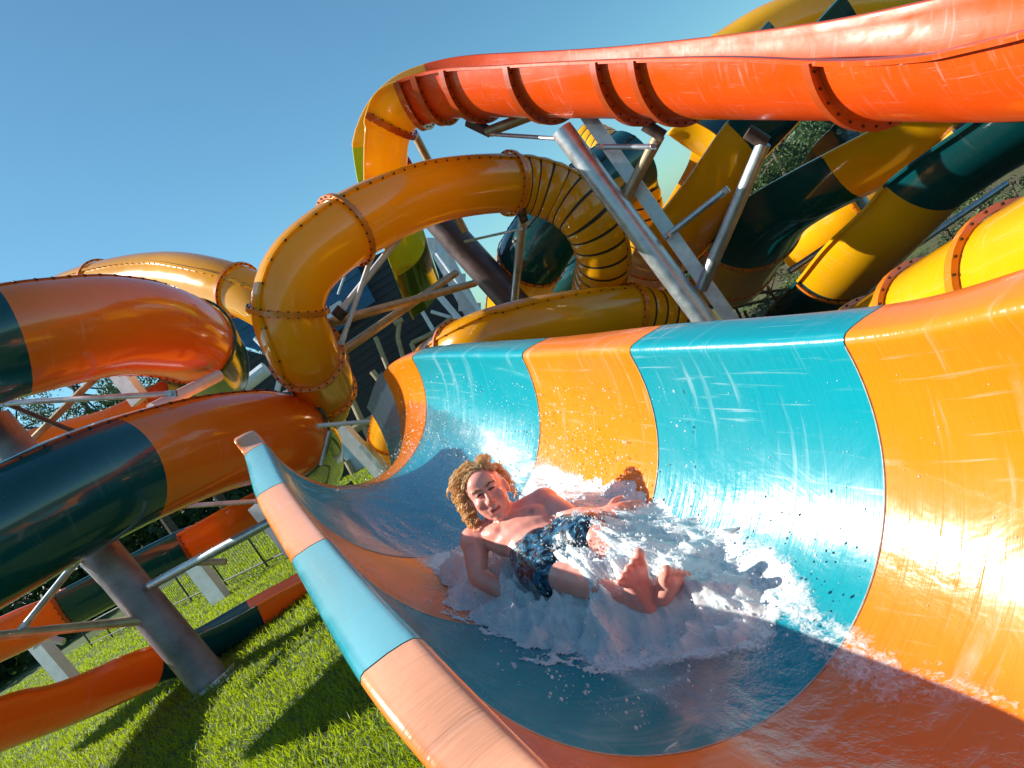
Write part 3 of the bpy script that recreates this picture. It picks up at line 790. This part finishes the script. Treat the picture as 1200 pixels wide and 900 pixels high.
# head
ells += [(H(0, -.005, .035), hr_(.080, .098, .098), hax), (H(0, .022, -.030), hr_(.073, .074, .088), hax), (H(0, .030, -.070), hr_(.058, .060, .048), hax),
         (H(0, .066, -.098), hr_(.026, .022, .020), hax)]
for sx in (-1, 1):
    ells += [(H(.036*sx, .062, -.022), hr_(.031, .028, .028), hax), (H(.083*sx, -.005, -.012), hr_(.012, .022, .034), hax), (H(.028*sx, .083, .018), hr_(.018, .012, .010), hax),
             (H(.013*sx, .101, -.030), hr_(.010, .012, .009), hax)]
    caps.append((H(.012*sx, .088, .038), H(.048*sx, .074, .034), .012*SK, .011*SK))
caps += [(H(0, .090, .020), H(0, .112, -.022), .010*SK, .013*SK), (H(-.021, .088, -.058), H(.021, .088, -.058), .0075*SK, .0075*SK),
         (H(-.016, .088, -.070), H(.016, .088, -.070), .009*SK, .009*SK), (H(0, .07, -.04), H(0, .085, -.05), .03, .022)]
ells.append((H(0, .060, .055), hr_(.058, .038, .045), hax))
nb = (J['SL']+J['SR'])/2
caps += [(H(0, -.02, -.06), nb+hu*.02, .058*SK, .062*SK)]
# torso
SL, SR, CHs, BE, PE = (J[k] for k in ('SL', 'SR', 'CH', 'BE', 'PE'))
side = (SR-SL).normalized(); tdir = (PE-nb).normalized(); front = side.cross(tdir)
if front.dot(-FWD) < 0: front = -front
tax = (side, front, tdir)
caps += [(SL+side*.03, SR-side*.03, .070, .070)]
ells += [(nb+tdir*.10, (.175, .105, .16), tax), (nb+tdir*.24, (.150, .095, .16), tax), (PE-tdir*.02, (.155, .105, .13), tax)]
ells += [(nb+tdir*.075+side*.075*s+front*.055, (.078, .045, .062), tax) for s in (-1, 1)]
ells += [(p, .072) for p in (SL, SR)]
# arms
for s_, e_, w_ in (('SL', 'EL', 'WL'), ('SR', 'ER', 'WR')):
    a, b_, c = J[s_], J[e_], J[w_]
    caps += [(a, a.lerp(b_, .45), .062, .055), (a.lerp(b_, .45), b_, .055, .044), (b_, b_.lerp(c, .35), .045, .044), (b_.lerp(c, .35), c, .044, .029)]
def hand(w, fwd, nrm, s=1.0, mir=1):
    fwd = fwd.normalized(); caps.append((w-fwd*.045, w+fwd*.06, .033*s, .032*s)); caps.append((w+fwd*.03, w+fwd*.075, .034*s, .033*s)); nrm = (nrm-fwd*nrm.dot(fwd)).normalized(); sd = fwd.cross(nrm)*mir
    for k, (o_, l) in enumerate(((-.030, .070), (-.010, .082), (.010, .076), (.029, .060))):
        o_ *= s; l *= s
        caps.append((w+sd*o_*.5, w+fwd*.085*s+sd*o_, .015*s, .013*s))
        r = w+fwd*.085*s+sd*o_; k1 = r+(fwd+sd*o_*5-nrm*.15).normalized()*l*.5; k2 = k1+(fwd+sd*o_*4-nrm*.55).normalized()*l*.5
        caps.append((r, k1, .0105*s, .0095*s)); caps.append((k1, k2, .0095*s, .008*s))
    r = w+fwd*.03*s-sd*.025*s; k1 = r+(fwd*.6-sd*.9-nrm*.2).normalized()*.042*s; k2 = k1+(fwd*.9-sd*.45-nrm*.3).normalized()*.034*s
    caps.append((r, k1, .0135*s, .012*s)); caps.append((k1, k2, .012*s, .009*s))
hand(J['WR'], (P(736, 598, 3.13)-J['WR']), cdir(-.2, .6, .7), 1.08)
hand(J['WL'], (P(640, 712, 3.2)-J['WL']), cdir(0, .9, .4), 1.08, -1)
# legs
for h_, k_, a_ in (('HL', 'KL', 'AL'), ('HR', 'KR', 'AR')):
    a, b_, c = J[h_], J[k_], J[a_]
    caps += [(a, a.lerp(b_, .5), .098, .086), (a.lerp(b_, .5), b_, .086, .064), (b_, b_.lerp(c, .3), .060, .062), (b_.lerp(c, .3), b_.lerp(c, .7), .062, .044), (b_.lerp(c, .7), c, .044, .037)]
def foot(ank, heel, ball, toe_dir, spread, big, s=1.0):
    """heel, ball: sole line; spread: direction from big toe to little toe"""
    ax = (ball-heel).normalized(); sp = (spread-ax*spread.dot(ax)).normalized(); nr = ax.cross(sp)
    caps.append((ank, heel, .037*s, .034*s)); caps.append((heel, ball-sp*.012, .034*s, .030*s)); caps.append((heel, ball+sp*.018, .034*s, .024*s)); caps.append((ank, ball, .036*s, .028*s))
    caps.append((ball-sp*.030, ball+sp*.034, .024*s, .019*s))
    for i in range(5):
        o_ = -.034+.0175*i; l = (.050, .046, .042, .036, .030)[i]*s; r = (.0155, .0105, .010, .0095, .0095)[i]*s
        st = ball+sp*(o_)*s*1.05+ax*(.014-.006*i); d1 = (ax+sp*(-.25+.17*i)+toe_dir*.25).normalized()
        caps.append((st, st+d1*l*.75, r, r*.95)); ells.append((st+d1*l*.9, r*1.22))
foot(J['AL'], P(761, 707, 2.72), P(743, 674, 2.66), cdir(-.1, 0, .3), cdir(-.75, -.45, .2), True, 1.2)
foot(J['AR'], P(776, 698, 2.68), P(789, 678, 2.61), cdir(0, .3, .4), cdir(.85, .45, .1), True, 1.1)
bme = capsules(caps, ells, .0055, 5)
# natural colour differences of skin: lips, nipples, ruddy nose and cheeks, toes
m, nt, b = new_mat('sunburnt_skin'); mt['skin'] = m
ob_ = node(nt, 'ShaderNodeTexCoord').outputs['Object']; att = node(nt, 'ShaderNodeAttribute', attribute_name='ruddy')
n1 = noise_n(nt, ob_, 14, 4, .6)
base = mixc(nt, ramp(nt, n1, .3, .7), (.92, .42, .33), (.86, .30, .22))
L(nt, mixc(nt, att.outputs['Fac'], base, (.42, .07, .05)), b.inputs['Base Color'])
b.inputs['Roughness'].default_value = .32; b.inputs['Subsurface Weight'].default_value = .15; b.inputs['Subsurface Radius'].default_value = (.02, .008, .004); b.inputs['Subsurface Scale'].default_value = 1
b.inputs['Coat Weight'].default_value = .22; b.inputs['Coat Roughness'].default_value = .2
bump(nt, noise_n(nt, ob_, 45, 4, .6), .12, .01, b)
co = np.empty(len(bme.vertices)*3, dtype=np.float32); bme.vertices.foreach_get('co', co); co = co.reshape(-1, 3)
rd = np.zeros(len(co))
def blob(p, r, k):
    global rd
    d = np.linalg.norm(co-np.array(p), axis=1); rd = np.maximum(rd, k*np.clip(1-d/r, 0, 1)**.6)
for x in (-.018, 0, .018): blob(H(x, .094, -.063), .013, .75)
blob(H(0, .115, -.02), .03, .35)
for s_ in (-1, 1):
    blob(H(.04*s_, .08, -.02), .04, .28); blob(nb+tdir*.10+side*.085*s_+front*.10, .02, .6)
for x in np.linspace(-.024, .024, 11): blob(H(x, .097, -.064), .007, 1.6)
at_ = bme.attributes.new('ruddy', 'FLOAT', 'POINT'); at_.data.foreach_set('value', rd.astype(np.float32))
rider = thing('person', 'shirtless long haired rider in dark patterned shorts lying feet first in the foam', 'person', J['PE'].copy())
body = finish(bme, 'body', mt['skin'], rider)
mt['brow'] = plain('brow_hair', (.20, .09, .035), .7, 0, .2, 60, 0)
mt['eye'] = plain('eye_shadowed', (.035, .016, .012), .3, 0, .1, 60, 0)
for s_ in (-1, 1):
    mb = MB(); mb.cyl(H(.016*s_, .0955, .0165), H(.030*s_, .0945, .018), .0036, .0042, n=8); mb.cyl(H(.030*s_, .0945, .018), H(.044*s_, .086, .0145), .0042, .0022, n=8); mb.build('eye', mt['eye'], rider)
    mb = MB(); mb.cyl(H(.012*s_, .102, .034), H(.032*s_, .0965, .041), .0050, .0045, n=8); mb.cyl(H(.032*s_, .0965, .041), H(.054*s_, .080, .036), .0045, .002, n=8); mb.build('eyebrow', mt['brow'], rider)
# hair
m, nt, b = new_mat('sunlit_blond_hair'); mt['hair'] = m
ob_ = node(nt, 'ShaderNodeTexCoord').outputs['Object']; n1 = noise_n(nt, ob_, 95, 4, .7)
L(nt, mixc(nt, ramp(nt, n1, .35, .65), (.55, .34, .14), (1.0, .80, .46)), b.inputs['Base Color']); b.inputs['Roughness'].default_value = .38
t_ = node(nt, 'ShaderNodeBsdfTranslucent'); t_.inputs[0].default_value = (.9, .6, .22, 1)
mx = node(nt, 'ShaderNodeMixShader'); mx.inputs[0].default_value = .45
L(nt, b.outputs[0], mx.inputs[1]); L(nt, t_.outputs[0], mx.inputs[2]); L(nt, mx.outputs[0], nt.nodes['Material Output'].inputs[0])
hb = MB(); rs = random.Random(5)
def strand(pts, r):
    for a, b_ in zip(pts[:-1], pts[1:]): hb.cyl(a, b_, r, r*.96, n=5, caps=False)
# wet hair combed back over the crown
for k in range(520):
    u = rs.uniform(-1, 1); x0 = .078*u; pts = []; hl = 56-20*abs(u)**2.2+rs.uniform(-9, 9)
    for i in range(9):
        f = i/8; ph = math.radians(hl+(178-hl)*f)       # from the hairline over the top to the nape
        x = x0*(1+.12*math.sin(f*3))+.004*math.sin(k*1.7+f*9); rz = math.sqrt(max(.05, 1-(x/.092)**2)); q = 1.0+(.012+rs.uniform(-.010, .045))*min(1, f*3)
        pts.append(H(x+.002*math.sin(k+f*7), -.005+.099*rz*math.cos(ph)*q, .035+.100*rz*math.sin(ph)*q))
    strand(pts, rs.uniform(.0014, .0026))
# loose curls at the sides and behind
for k in range(300):
    sx = -1 if rs.random() < .8 else 1
    ang = rs.uniform(.25, 2.8) if sx < 0 else rs.uniform(.9, 2.8); z0 = rs.uniform(-.04, .095)
    st = V((sx*(.072+.014*math.sin(ang)), .030-.052*ang*.8, z0)); ln = rs.uniform(.06, .145)*(1 if sx < 0 else .45)
    outw = V((sx*rs.uniform(.25, 1.0)*(1 if sx < 0 else .45), rs.uniform(-.45, .0), rs.uniform(-.1, .25))); ph = rs.random()*6.28; cr = rs.uniform(.006, .013); w = rs.uniform(22, 40)
    pts = []
    for i in range(17):
        f = i/16; q = st+outw*(.055*math.sin(min(1, f*1.6)*1.57))+V((0, 0, -ln*f**1.3))
        q += V((cr*math.cos(ph+f*w*ln*5), cr*math.sin(ph+f*w*ln*5), 0))*min(1, f*4)
        pts.append(H(*q))
    strand(pts, rs.uniform(.0016, .0030))
for k in range(120):                               # flyaway curls breaking up the crown
    u = rs.uniform(-1, .75); a_ = math.radians(rs.uniform(48, 120)); st = V((.080*u, -.005+.100*math.cos(a_)*math.sqrt(1-.7*u*u), .035+.102*math.sin(a_)*math.sqrt(1-.6*u*u)))
    ph = rs.random()*6.28; cr = rs.uniform(.004, .009); ln = rs.uniform(.05, .11); sd = -1 if u < .2 else 1; ln *= 1 if sd < 0 else .5; pts = []
    for i in range(13):
        f = i/12; q = st+V((sd*ln*f*.75, -.02*f, .022*math.sin(f*2.2)-ln*.55*f*f))+V((cr*math.cos(ph+f*11), cr*math.sin(ph+f*11)*.6, cr*math.sin(ph+f*11)))*min(1, f*3)
        pts.append(H(*q))
    strand(pts, rs.uniform(.0014, .0024))
hb.build('hair', mt['hair'], rider)
# shorts
caps = []; ells = [(PE-tdir*.03, (.172, .122, .12), tax)]
for h_, k_, l in (('HL', 'KL', .50), ('HR', 'KR', .62)):
    a, b_ = J[h_], J[k_]; caps += [(a, a.lerp(b_, l), .112, .108)]
caps.append((J['HL'], J['HR'], .115, .115))
sme = capsules(caps, ells, .0075, 4)
for v in sme.vertices:
    q = v.co; n_ = v.normal
    f = noise.noise(V((q.dot(side)*26, q.dot(tdir)*7, q.dot(front)*16)))
    v.co = q+n_*(.007*f+.002*noise.noise(q*60))
m, nt, b = new_mat('patterned_swim_shorts'); mt['shorts'] = m
ob_ = node(nt, 'ShaderNodeTexCoord').outputs['Object']
n1 = noise_n(nt, mapping(nt, ob_, (1, 1, 1)), 17, 3, .6, 1.6); n2 = noise_n(nt, mapping(nt, ob_, (1, 1, 1), (5, 2, 1)), 21, 2, .5, .6); n3 = noise_n(nt, mapping(nt, ob_, (1, 1, 1), (1, 7, 3)), 30, 2, .5, 2.0)
c = mixc(nt, ramp(nt, n1, .48, .56), (.004, .006, .012), (.02, .10, .19))
c = mixc(nt, ramp(nt, n3, .60, .66), c, (.16, .38, .50)); c = mixc(nt, ramp(nt, n2, .67, .71), c, (.55, .33, .08))
L(nt, c, b.inputs['Base Color']); b.inputs['Roughness'].default_value = .3; b.inputs['Coat Weight'].default_value = .3
shorts = finish(sme, 'shorts', mt['shorts'], rider); shorts['label'] = 'wet dark blue patterned swim shorts'

# ------------------------------------------------------------------ ground
def gh(x, y):
    drop = -4.2*sstep(1.7, 7.0, x)*sstep(2, 5, y) if y > 2 else 0
    far = 1.5*sstep(60, 200, math.hypot(x, y))
    return drop+.10*N3(x*.25, y*.25, 0)+.03*N3(x*1.3, y*1.3, 0)*(1 if y < 40 else 0)+far-.05
n = 190; vs = []; fs = []
ax = [math.copysign(abs(k)**2.6*500+abs(k)*14, k) for k in np.linspace(-1, 1, n)]
for i in range(n):
    for j in range(n): vs.append(V((ax[j]-3, ax[i]+8, gh(ax[j]-3, ax[i]+8))))
for i in range(n-1):
    for j in range(n-1): k = i*n+j; fs.append((k, k+1, k+n+1, k+n))
m, nt, b = new_mat('lawn_soil'); mt['lawn'] = m
ob_ = node(nt, 'ShaderNodeTexCoord').outputs['Object']
n1 = noise_n(nt, ob_, .35, 4, .6); n2 = noise_n(nt, ob_, 9, 5, .7)
c = mixc(nt, ramp(nt, n1, .35, .65), (.045, .085, .012), (.08, .13, .018)); c = mixc(nt, ramp(nt, n2, .3, .7), c, (.05, .075, .015))
sep = node(nt, 'ShaderNodeSeparateXYZ'); L(nt, ob_, sep.inputs[0])
bark = mixc(nt, ramp(nt, noise_n(nt, ob_, 3, 5, .7), .4, .6), (.10, .065, .04), (.05, .07, .02))
c = mixc(nt, math_n(nt, 'MULTIPLY', ramp(nt, sep.outputs[0], 2.5, 5), ramp(nt, noise_n(nt, ob_, .12, 3, .6), .62, .45)), c, bark)
L(nt, c, b.inputs['Base Color']); b.inputs['Roughness'].default_value = .9; bump(nt, n2, .8, .1, b)
gr = mesh_obj('ground', vs, fs, mt['lawn'], None, sharp=0); gr['kind'] = 'structure'; gr['label'] = 'green lawn sloping away to a planted bank'
# grass blades
m, nt, b = new_mat('grass_blades'); mt['grass'] = m
ob_ = node(nt, 'ShaderNodeTexCoord').outputs['Object']; n1 = noise_n(nt, ob_, 6, 4, .7)
c = mixc(nt, ramp(nt, n1, .3, .7), (.07, .15, .004), (.18, .27, .008)); L(nt, c, b.inputs['Base Color']); b.inputs['Roughness'].default_value = .45
t_ = node(nt, 'ShaderNodeBsdfTranslucent'); L(nt, mixc(nt, .5, c, (.55, .66, .01)), t_.inputs[0])
mx = node(nt, 'ShaderNodeMixShader'); mx.inputs[0].default_value = .55
L(nt, b.outputs[0], mx.inputs[1]); L(nt, t_.outputs[0], mx.inputs[2]); L(nt, mx.outputs[0], nt.nodes['Material Output'].inputs[0])
vs = []; fs = []; rg = random.Random(3); cnt = 0
while cnt < 150000:
    d = 3.0+rg.random()**1.5*26; lat = rg.uniform(-1.0, .02)
    x = lat*d*1.05; y = d
    if x > -1.0: continue
    z = gh(x, y); hgt = rg.uniform(.035, .085)*(1+.5*N3(x*2, y*2, 4)); w = rg.uniform(.002, .0045)*(1+d*.12)
    a = rg.random()*6.28; dx, dy = math.cos(a)*w, math.sin(a)*w; lx, ly = rg.gauss(0, .03), rg.gauss(0, .03)
    o = len(vs); vs += [(x-dx, y-dy, z), (x+dx, y+dy, z), (x+dx*.6+lx*.5, y+dy*.6+ly*.5, z+hgt*.6), (x-dx*.6+lx*.5, y-dy*.6+ly*.5, z+hgt*.6), (x+lx*1.3, y+ly*1.3, z+hgt)]
    fs += [(o, o+1, o+2, o+3), (o+3, o+2, o+4)]; cnt += 1
me = bpy.data.meshes.new('grass'); me.from_pydata(vs, [], fs); me.materials.append(mt['grass']); me.update()
tag(link(bpy.data.objects.new('grass', me)), label='short bright green grass blades on the lawn', kind='stuff')

# ------------------------------------------------------------------ fence
fn_ = thing('wire_fence', 'low dark rail fence crossing the lawn at the left', 'fence', P(170, 770, 20))
A_, B_ = V((-15.5, 24, 0)), V((-3.2, 13, 0)); nps = 9
for k in range(nps):
    q = A_.lerp(B_, k/(nps-1)); mb = MB(); mb.cyl(q, q+V((0, 0, .75)), .025, n=8); mb.build('post', mt['fence'], fn_)
for zz in (.72, .12):
    mb = MB(); mb.cyl(A_+V((0, 0, zz)), B_+V((0, 0, zz)), .02, n=8); mb.build('rail', mt['fence'], fn_)
mb = MB()
for k in range(140):
    q = A_.lerp(B_, k/139); mb.cyl(q+V((0, 0, .12)), q+V((0, 0, .72)), .004, n=4, caps=False)
mb.build('wire_mesh', mt['fence'], fn_)
f2 = thing('rail_fence', 'dark slatted railing on the bank beside the silver beams', 'fence', P(870, 375, 24))
for k in range(9):
    mb = MB(); mb.cyl(P(842+10*k, 352+4*k, 24), P(858+10*k, 385+4*k, 24), .05, n=8); mb.build('post', mt['bracket'], f2)
for o_ in (0, 14):
    mb = MB(); mb.cyl(P(836+o_*.6, 350+o_, 24), P(940+o_*.6, 392+o_*.2-55, 24), .05, n=8); mb.build('rail', mt['bracket'], f2)

# ------------------------------------------------------------------ trees
def leafmat(name, a, b_):
    m, nt, b = new_mat(name); ob_ = node(nt, 'ShaderNodeTexCoord').outputs['Object']
    c = mixc(nt, ramp(nt, noise_n(nt, ob_, 1.4, 4, .7), .35, .65), a, b_)
    L(nt, c, b.inputs['Base Color']); b.inputs['Roughness'].default_value = .5
    t_ = node(nt, 'ShaderNodeBsdfTranslucent'); L(nt, c, t_.inputs[0]); mx = node(nt, 'ShaderNodeMixShader'); mx.inputs[0].default_value = .3
    L(nt, b.outputs[0], mx.inputs[1]); L(nt, t_.outputs[0], mx.inputs[2]); L(nt, mx.outputs[0], nt.nodes['Material Output'].inputs[0]); return m
mt['leaf'] = leafmat('dark_foliage', (.02, .05, .015), (.05, .10, .02)); mt['leaf2'] = leafmat('mid_foliage', (.04, .09, .02), (.09, .14, .03))
mt['bark'] = plain('bark', (.10, .075, .055), .9, 0, .4, 6, .6)
def tree(name, label, px, py, d, rc, mat, n=7000, group='trees behind the slides', cat='tree', leaf=.16, seed=1):
    rg = random.Random(seed); c = P(px, py, d); gz = gh(c.x, c.y); t = thing(name, label, cat, V((c.x, c.y, gz)), group)
    mb = MB(); top = c+V((0, 0, rc*.5)); r0 = max(.05, rc*.07)
    mb.cyl(V((c.x, c.y, gz-.1)), c-V((0, 0, rc*.3)), r0*1.4, r0*.8, n=10, caps=False); mb.cyl(c-V((0, 0, rc*.3)), top, r0*.8, r0*.25, n=8)
    cl = []
    for k in range(22):
        a = rg.random()*6.28; zz = rg.uniform(-.75, .95); rr = math.sqrt(max(0, 1-zz*zz))*rg.uniform(.45, 1)
        q = c+V((math.cos(a)*rr*rc, math.sin(a)*rr*rc, zz*rc*1.05)); cl.append((q, rc*rg.uniform(.2, .4)))
        if k < 12: mb.cyl(c.lerp(top, rg.uniform(-.6, .6)), q, r0*.35, r0*.1, n=6)
    mb.build('trunk', mt['bark'], t)
    vs = []; fs = []
    for _ in range(n):
        q, r = rg.choice(cl); o_ = V((rg.gauss(0, 1), rg.gauss(0, 1), rg.gauss(0, .8))); o_ = o_.normalized()*r*rg.random()**.45
        p = q+o_; s = leaf*rg.uniform(.5, 1.1); e1 = V((rg.gauss(0, 1), rg.gauss(0, 1), rg.gauss(0, 1))).normalized(); e2 = e1.orthogonal().normalized()
        k = len(vs); vs += [p-e1*s*.5, p+e2*s*.22, p+e1*s*.5, p-e2*s*.22]; fs.append((k, k+1, k+2, k+3))
    mesh_obj('crown', vs, fs, mt[mat], t, smooth=False)
for i, (px, py, d, rc, mat, lb) in enumerate([
    (10, 500, 34, 2.6, 'leaf', 'loose leafy tree at the far left below the upper tube'),
    (95, 468, 36, 2.6, 'leaf', 'leafy tree behind the crossing rods at the left'),
    (178, 470, 32, 2.4, 'leaf', 'dark tree behind the pale brace under the upper tube'),
    (240, 385, 34, 2.2, 'leaf', 'dark tree showing between the arching tube and the orange tube'),
    (285, 470, 30, 2.4, 'leaf', 'shaded tree left of the looping amber tube'),
    (905, 175, 34, 2.6, 'leaf2', 'bushy tree showing under the overhead flume beside the support pipe'),
    (855, 190, 38, 2.4, 'leaf2', 'tree partly hidden by the upper dark teal trough'),
    (765, 345, 34, 2.0, 'leaf', 'dark tree low behind the silver beams')]):
    tree('tree', lb, px, py, d, rc, mat, seed=10+i)
rg = random.Random(77); vs = []; fs = []
for az0, az1, nn, h0 in ((-64, -14, 34000, 6.5), (7, 58, 38000, 7.5)):
    for _ in range(nn):
        az = math.radians(rg.uniform(az0, az1)); d = rg.uniform(44, 60); x, y = math.sin(az)*d, math.cos(az)*d
        hh = h0*(.72+.28*N3(az*9, d*.02, 1)+.18*N3(az*31, 0, 4)); z = gh(x, y)+hh*rg.random()**.8+.35*rg.gauss(0, 1)*.5; s_ = rg.uniform(.15, .42)
        e1 = V((rg.gauss(0, 1), rg.gauss(0, 1), rg.gauss(0, 1))).normalized(); e2 = e1.orthogonal().normalized(); p = V((x, y, z)); k = len(vs)
        vs += [p-e1*s_, p+e2*s_*.5, p+e1*s_, p-e2*s_*.5]; fs.append((k, k+1, k+2, k+3))
wd = mesh_obj('woodland', vs, fs, mt['leaf'], None, smooth=False); tag(wd, label='dark belt of distant woodland along the horizon', kind='stuff')
for i, (px, py, d, rc, lb) in enumerate([
    (1105, 262, 24, .9, 'shrub on the bank left of the pale building'), (1150, 248, 23, .8, 'shrub on the bank just below the pale building'), (1195, 235, 22, .8, 'shrub on the bank at the right edge'),
    (905, 345, 24, 1.0, 'shrub behind the dark railing'), (960, 310, 26, 1.1, 'shrub behind the small yellow panel'), (700, 350, 26, 1.0, 'shrub low behind the ribbed bend'), (790, 400, 22, .9, 'shrub just above the turquoise rim')]):
    tree('shrub', lb, px, py, d, rc, 'leaf2' if i % 2 else 'leaf', n=1600, group='shrubs on the bank', cat='shrub', leaf=.12, seed=40+i)

# ------------------------------------------------------------------ light
SUN = V((-.86, .24, .63)).normalized()
w = bpy.data.worlds.new('World'); sc.world = w; w.use_nodes = True
nt = w.node_tree; bg = nt.nodes['Background']; sky = nt.nodes.new('ShaderNodeTexSky'); sky.sky_type = 'NISHITA'; sky.sun_disc = False
sky.sun_elevation = math.asin(SUN.z); sky.sun_rotation = math.atan2(SUN.x, SUN.y)
sky.air_density = 1.0; sky.dust_density = .6; sky.ozone_density = 1.6
tn = mixc(nt, 1.0, sky.outputs[0], (.60, .99, 1.02), 'MULTIPLY'); nt.links.new(tn, bg.inputs[0]); bg.inputs[1].default_value = .078
ld = bpy.data.lights.new('sun', 'SUN'); ld.energy = 5.0; ld.angle = math.radians(.5); ld.color = (1, .94, .84)
lo = bpy.data.objects.new('sun', ld); link(lo); lo.rotation_euler = SUN.to_track_quat('Z', 'Y').to_euler(); lo.location = (0, 0, 30)
vs_ = sc.view_settings; vs_.view_transform = 'Standard'; vs_.look = 'None'; vs_.exposure = .88; vs_.gamma = 1; vs_.use_curve_mapping = False
sc.cycles.max_bounces = 8; sc.cycles.transparent_max_bounces = 12; sc.cycles.sample_clamp_indirect = 8
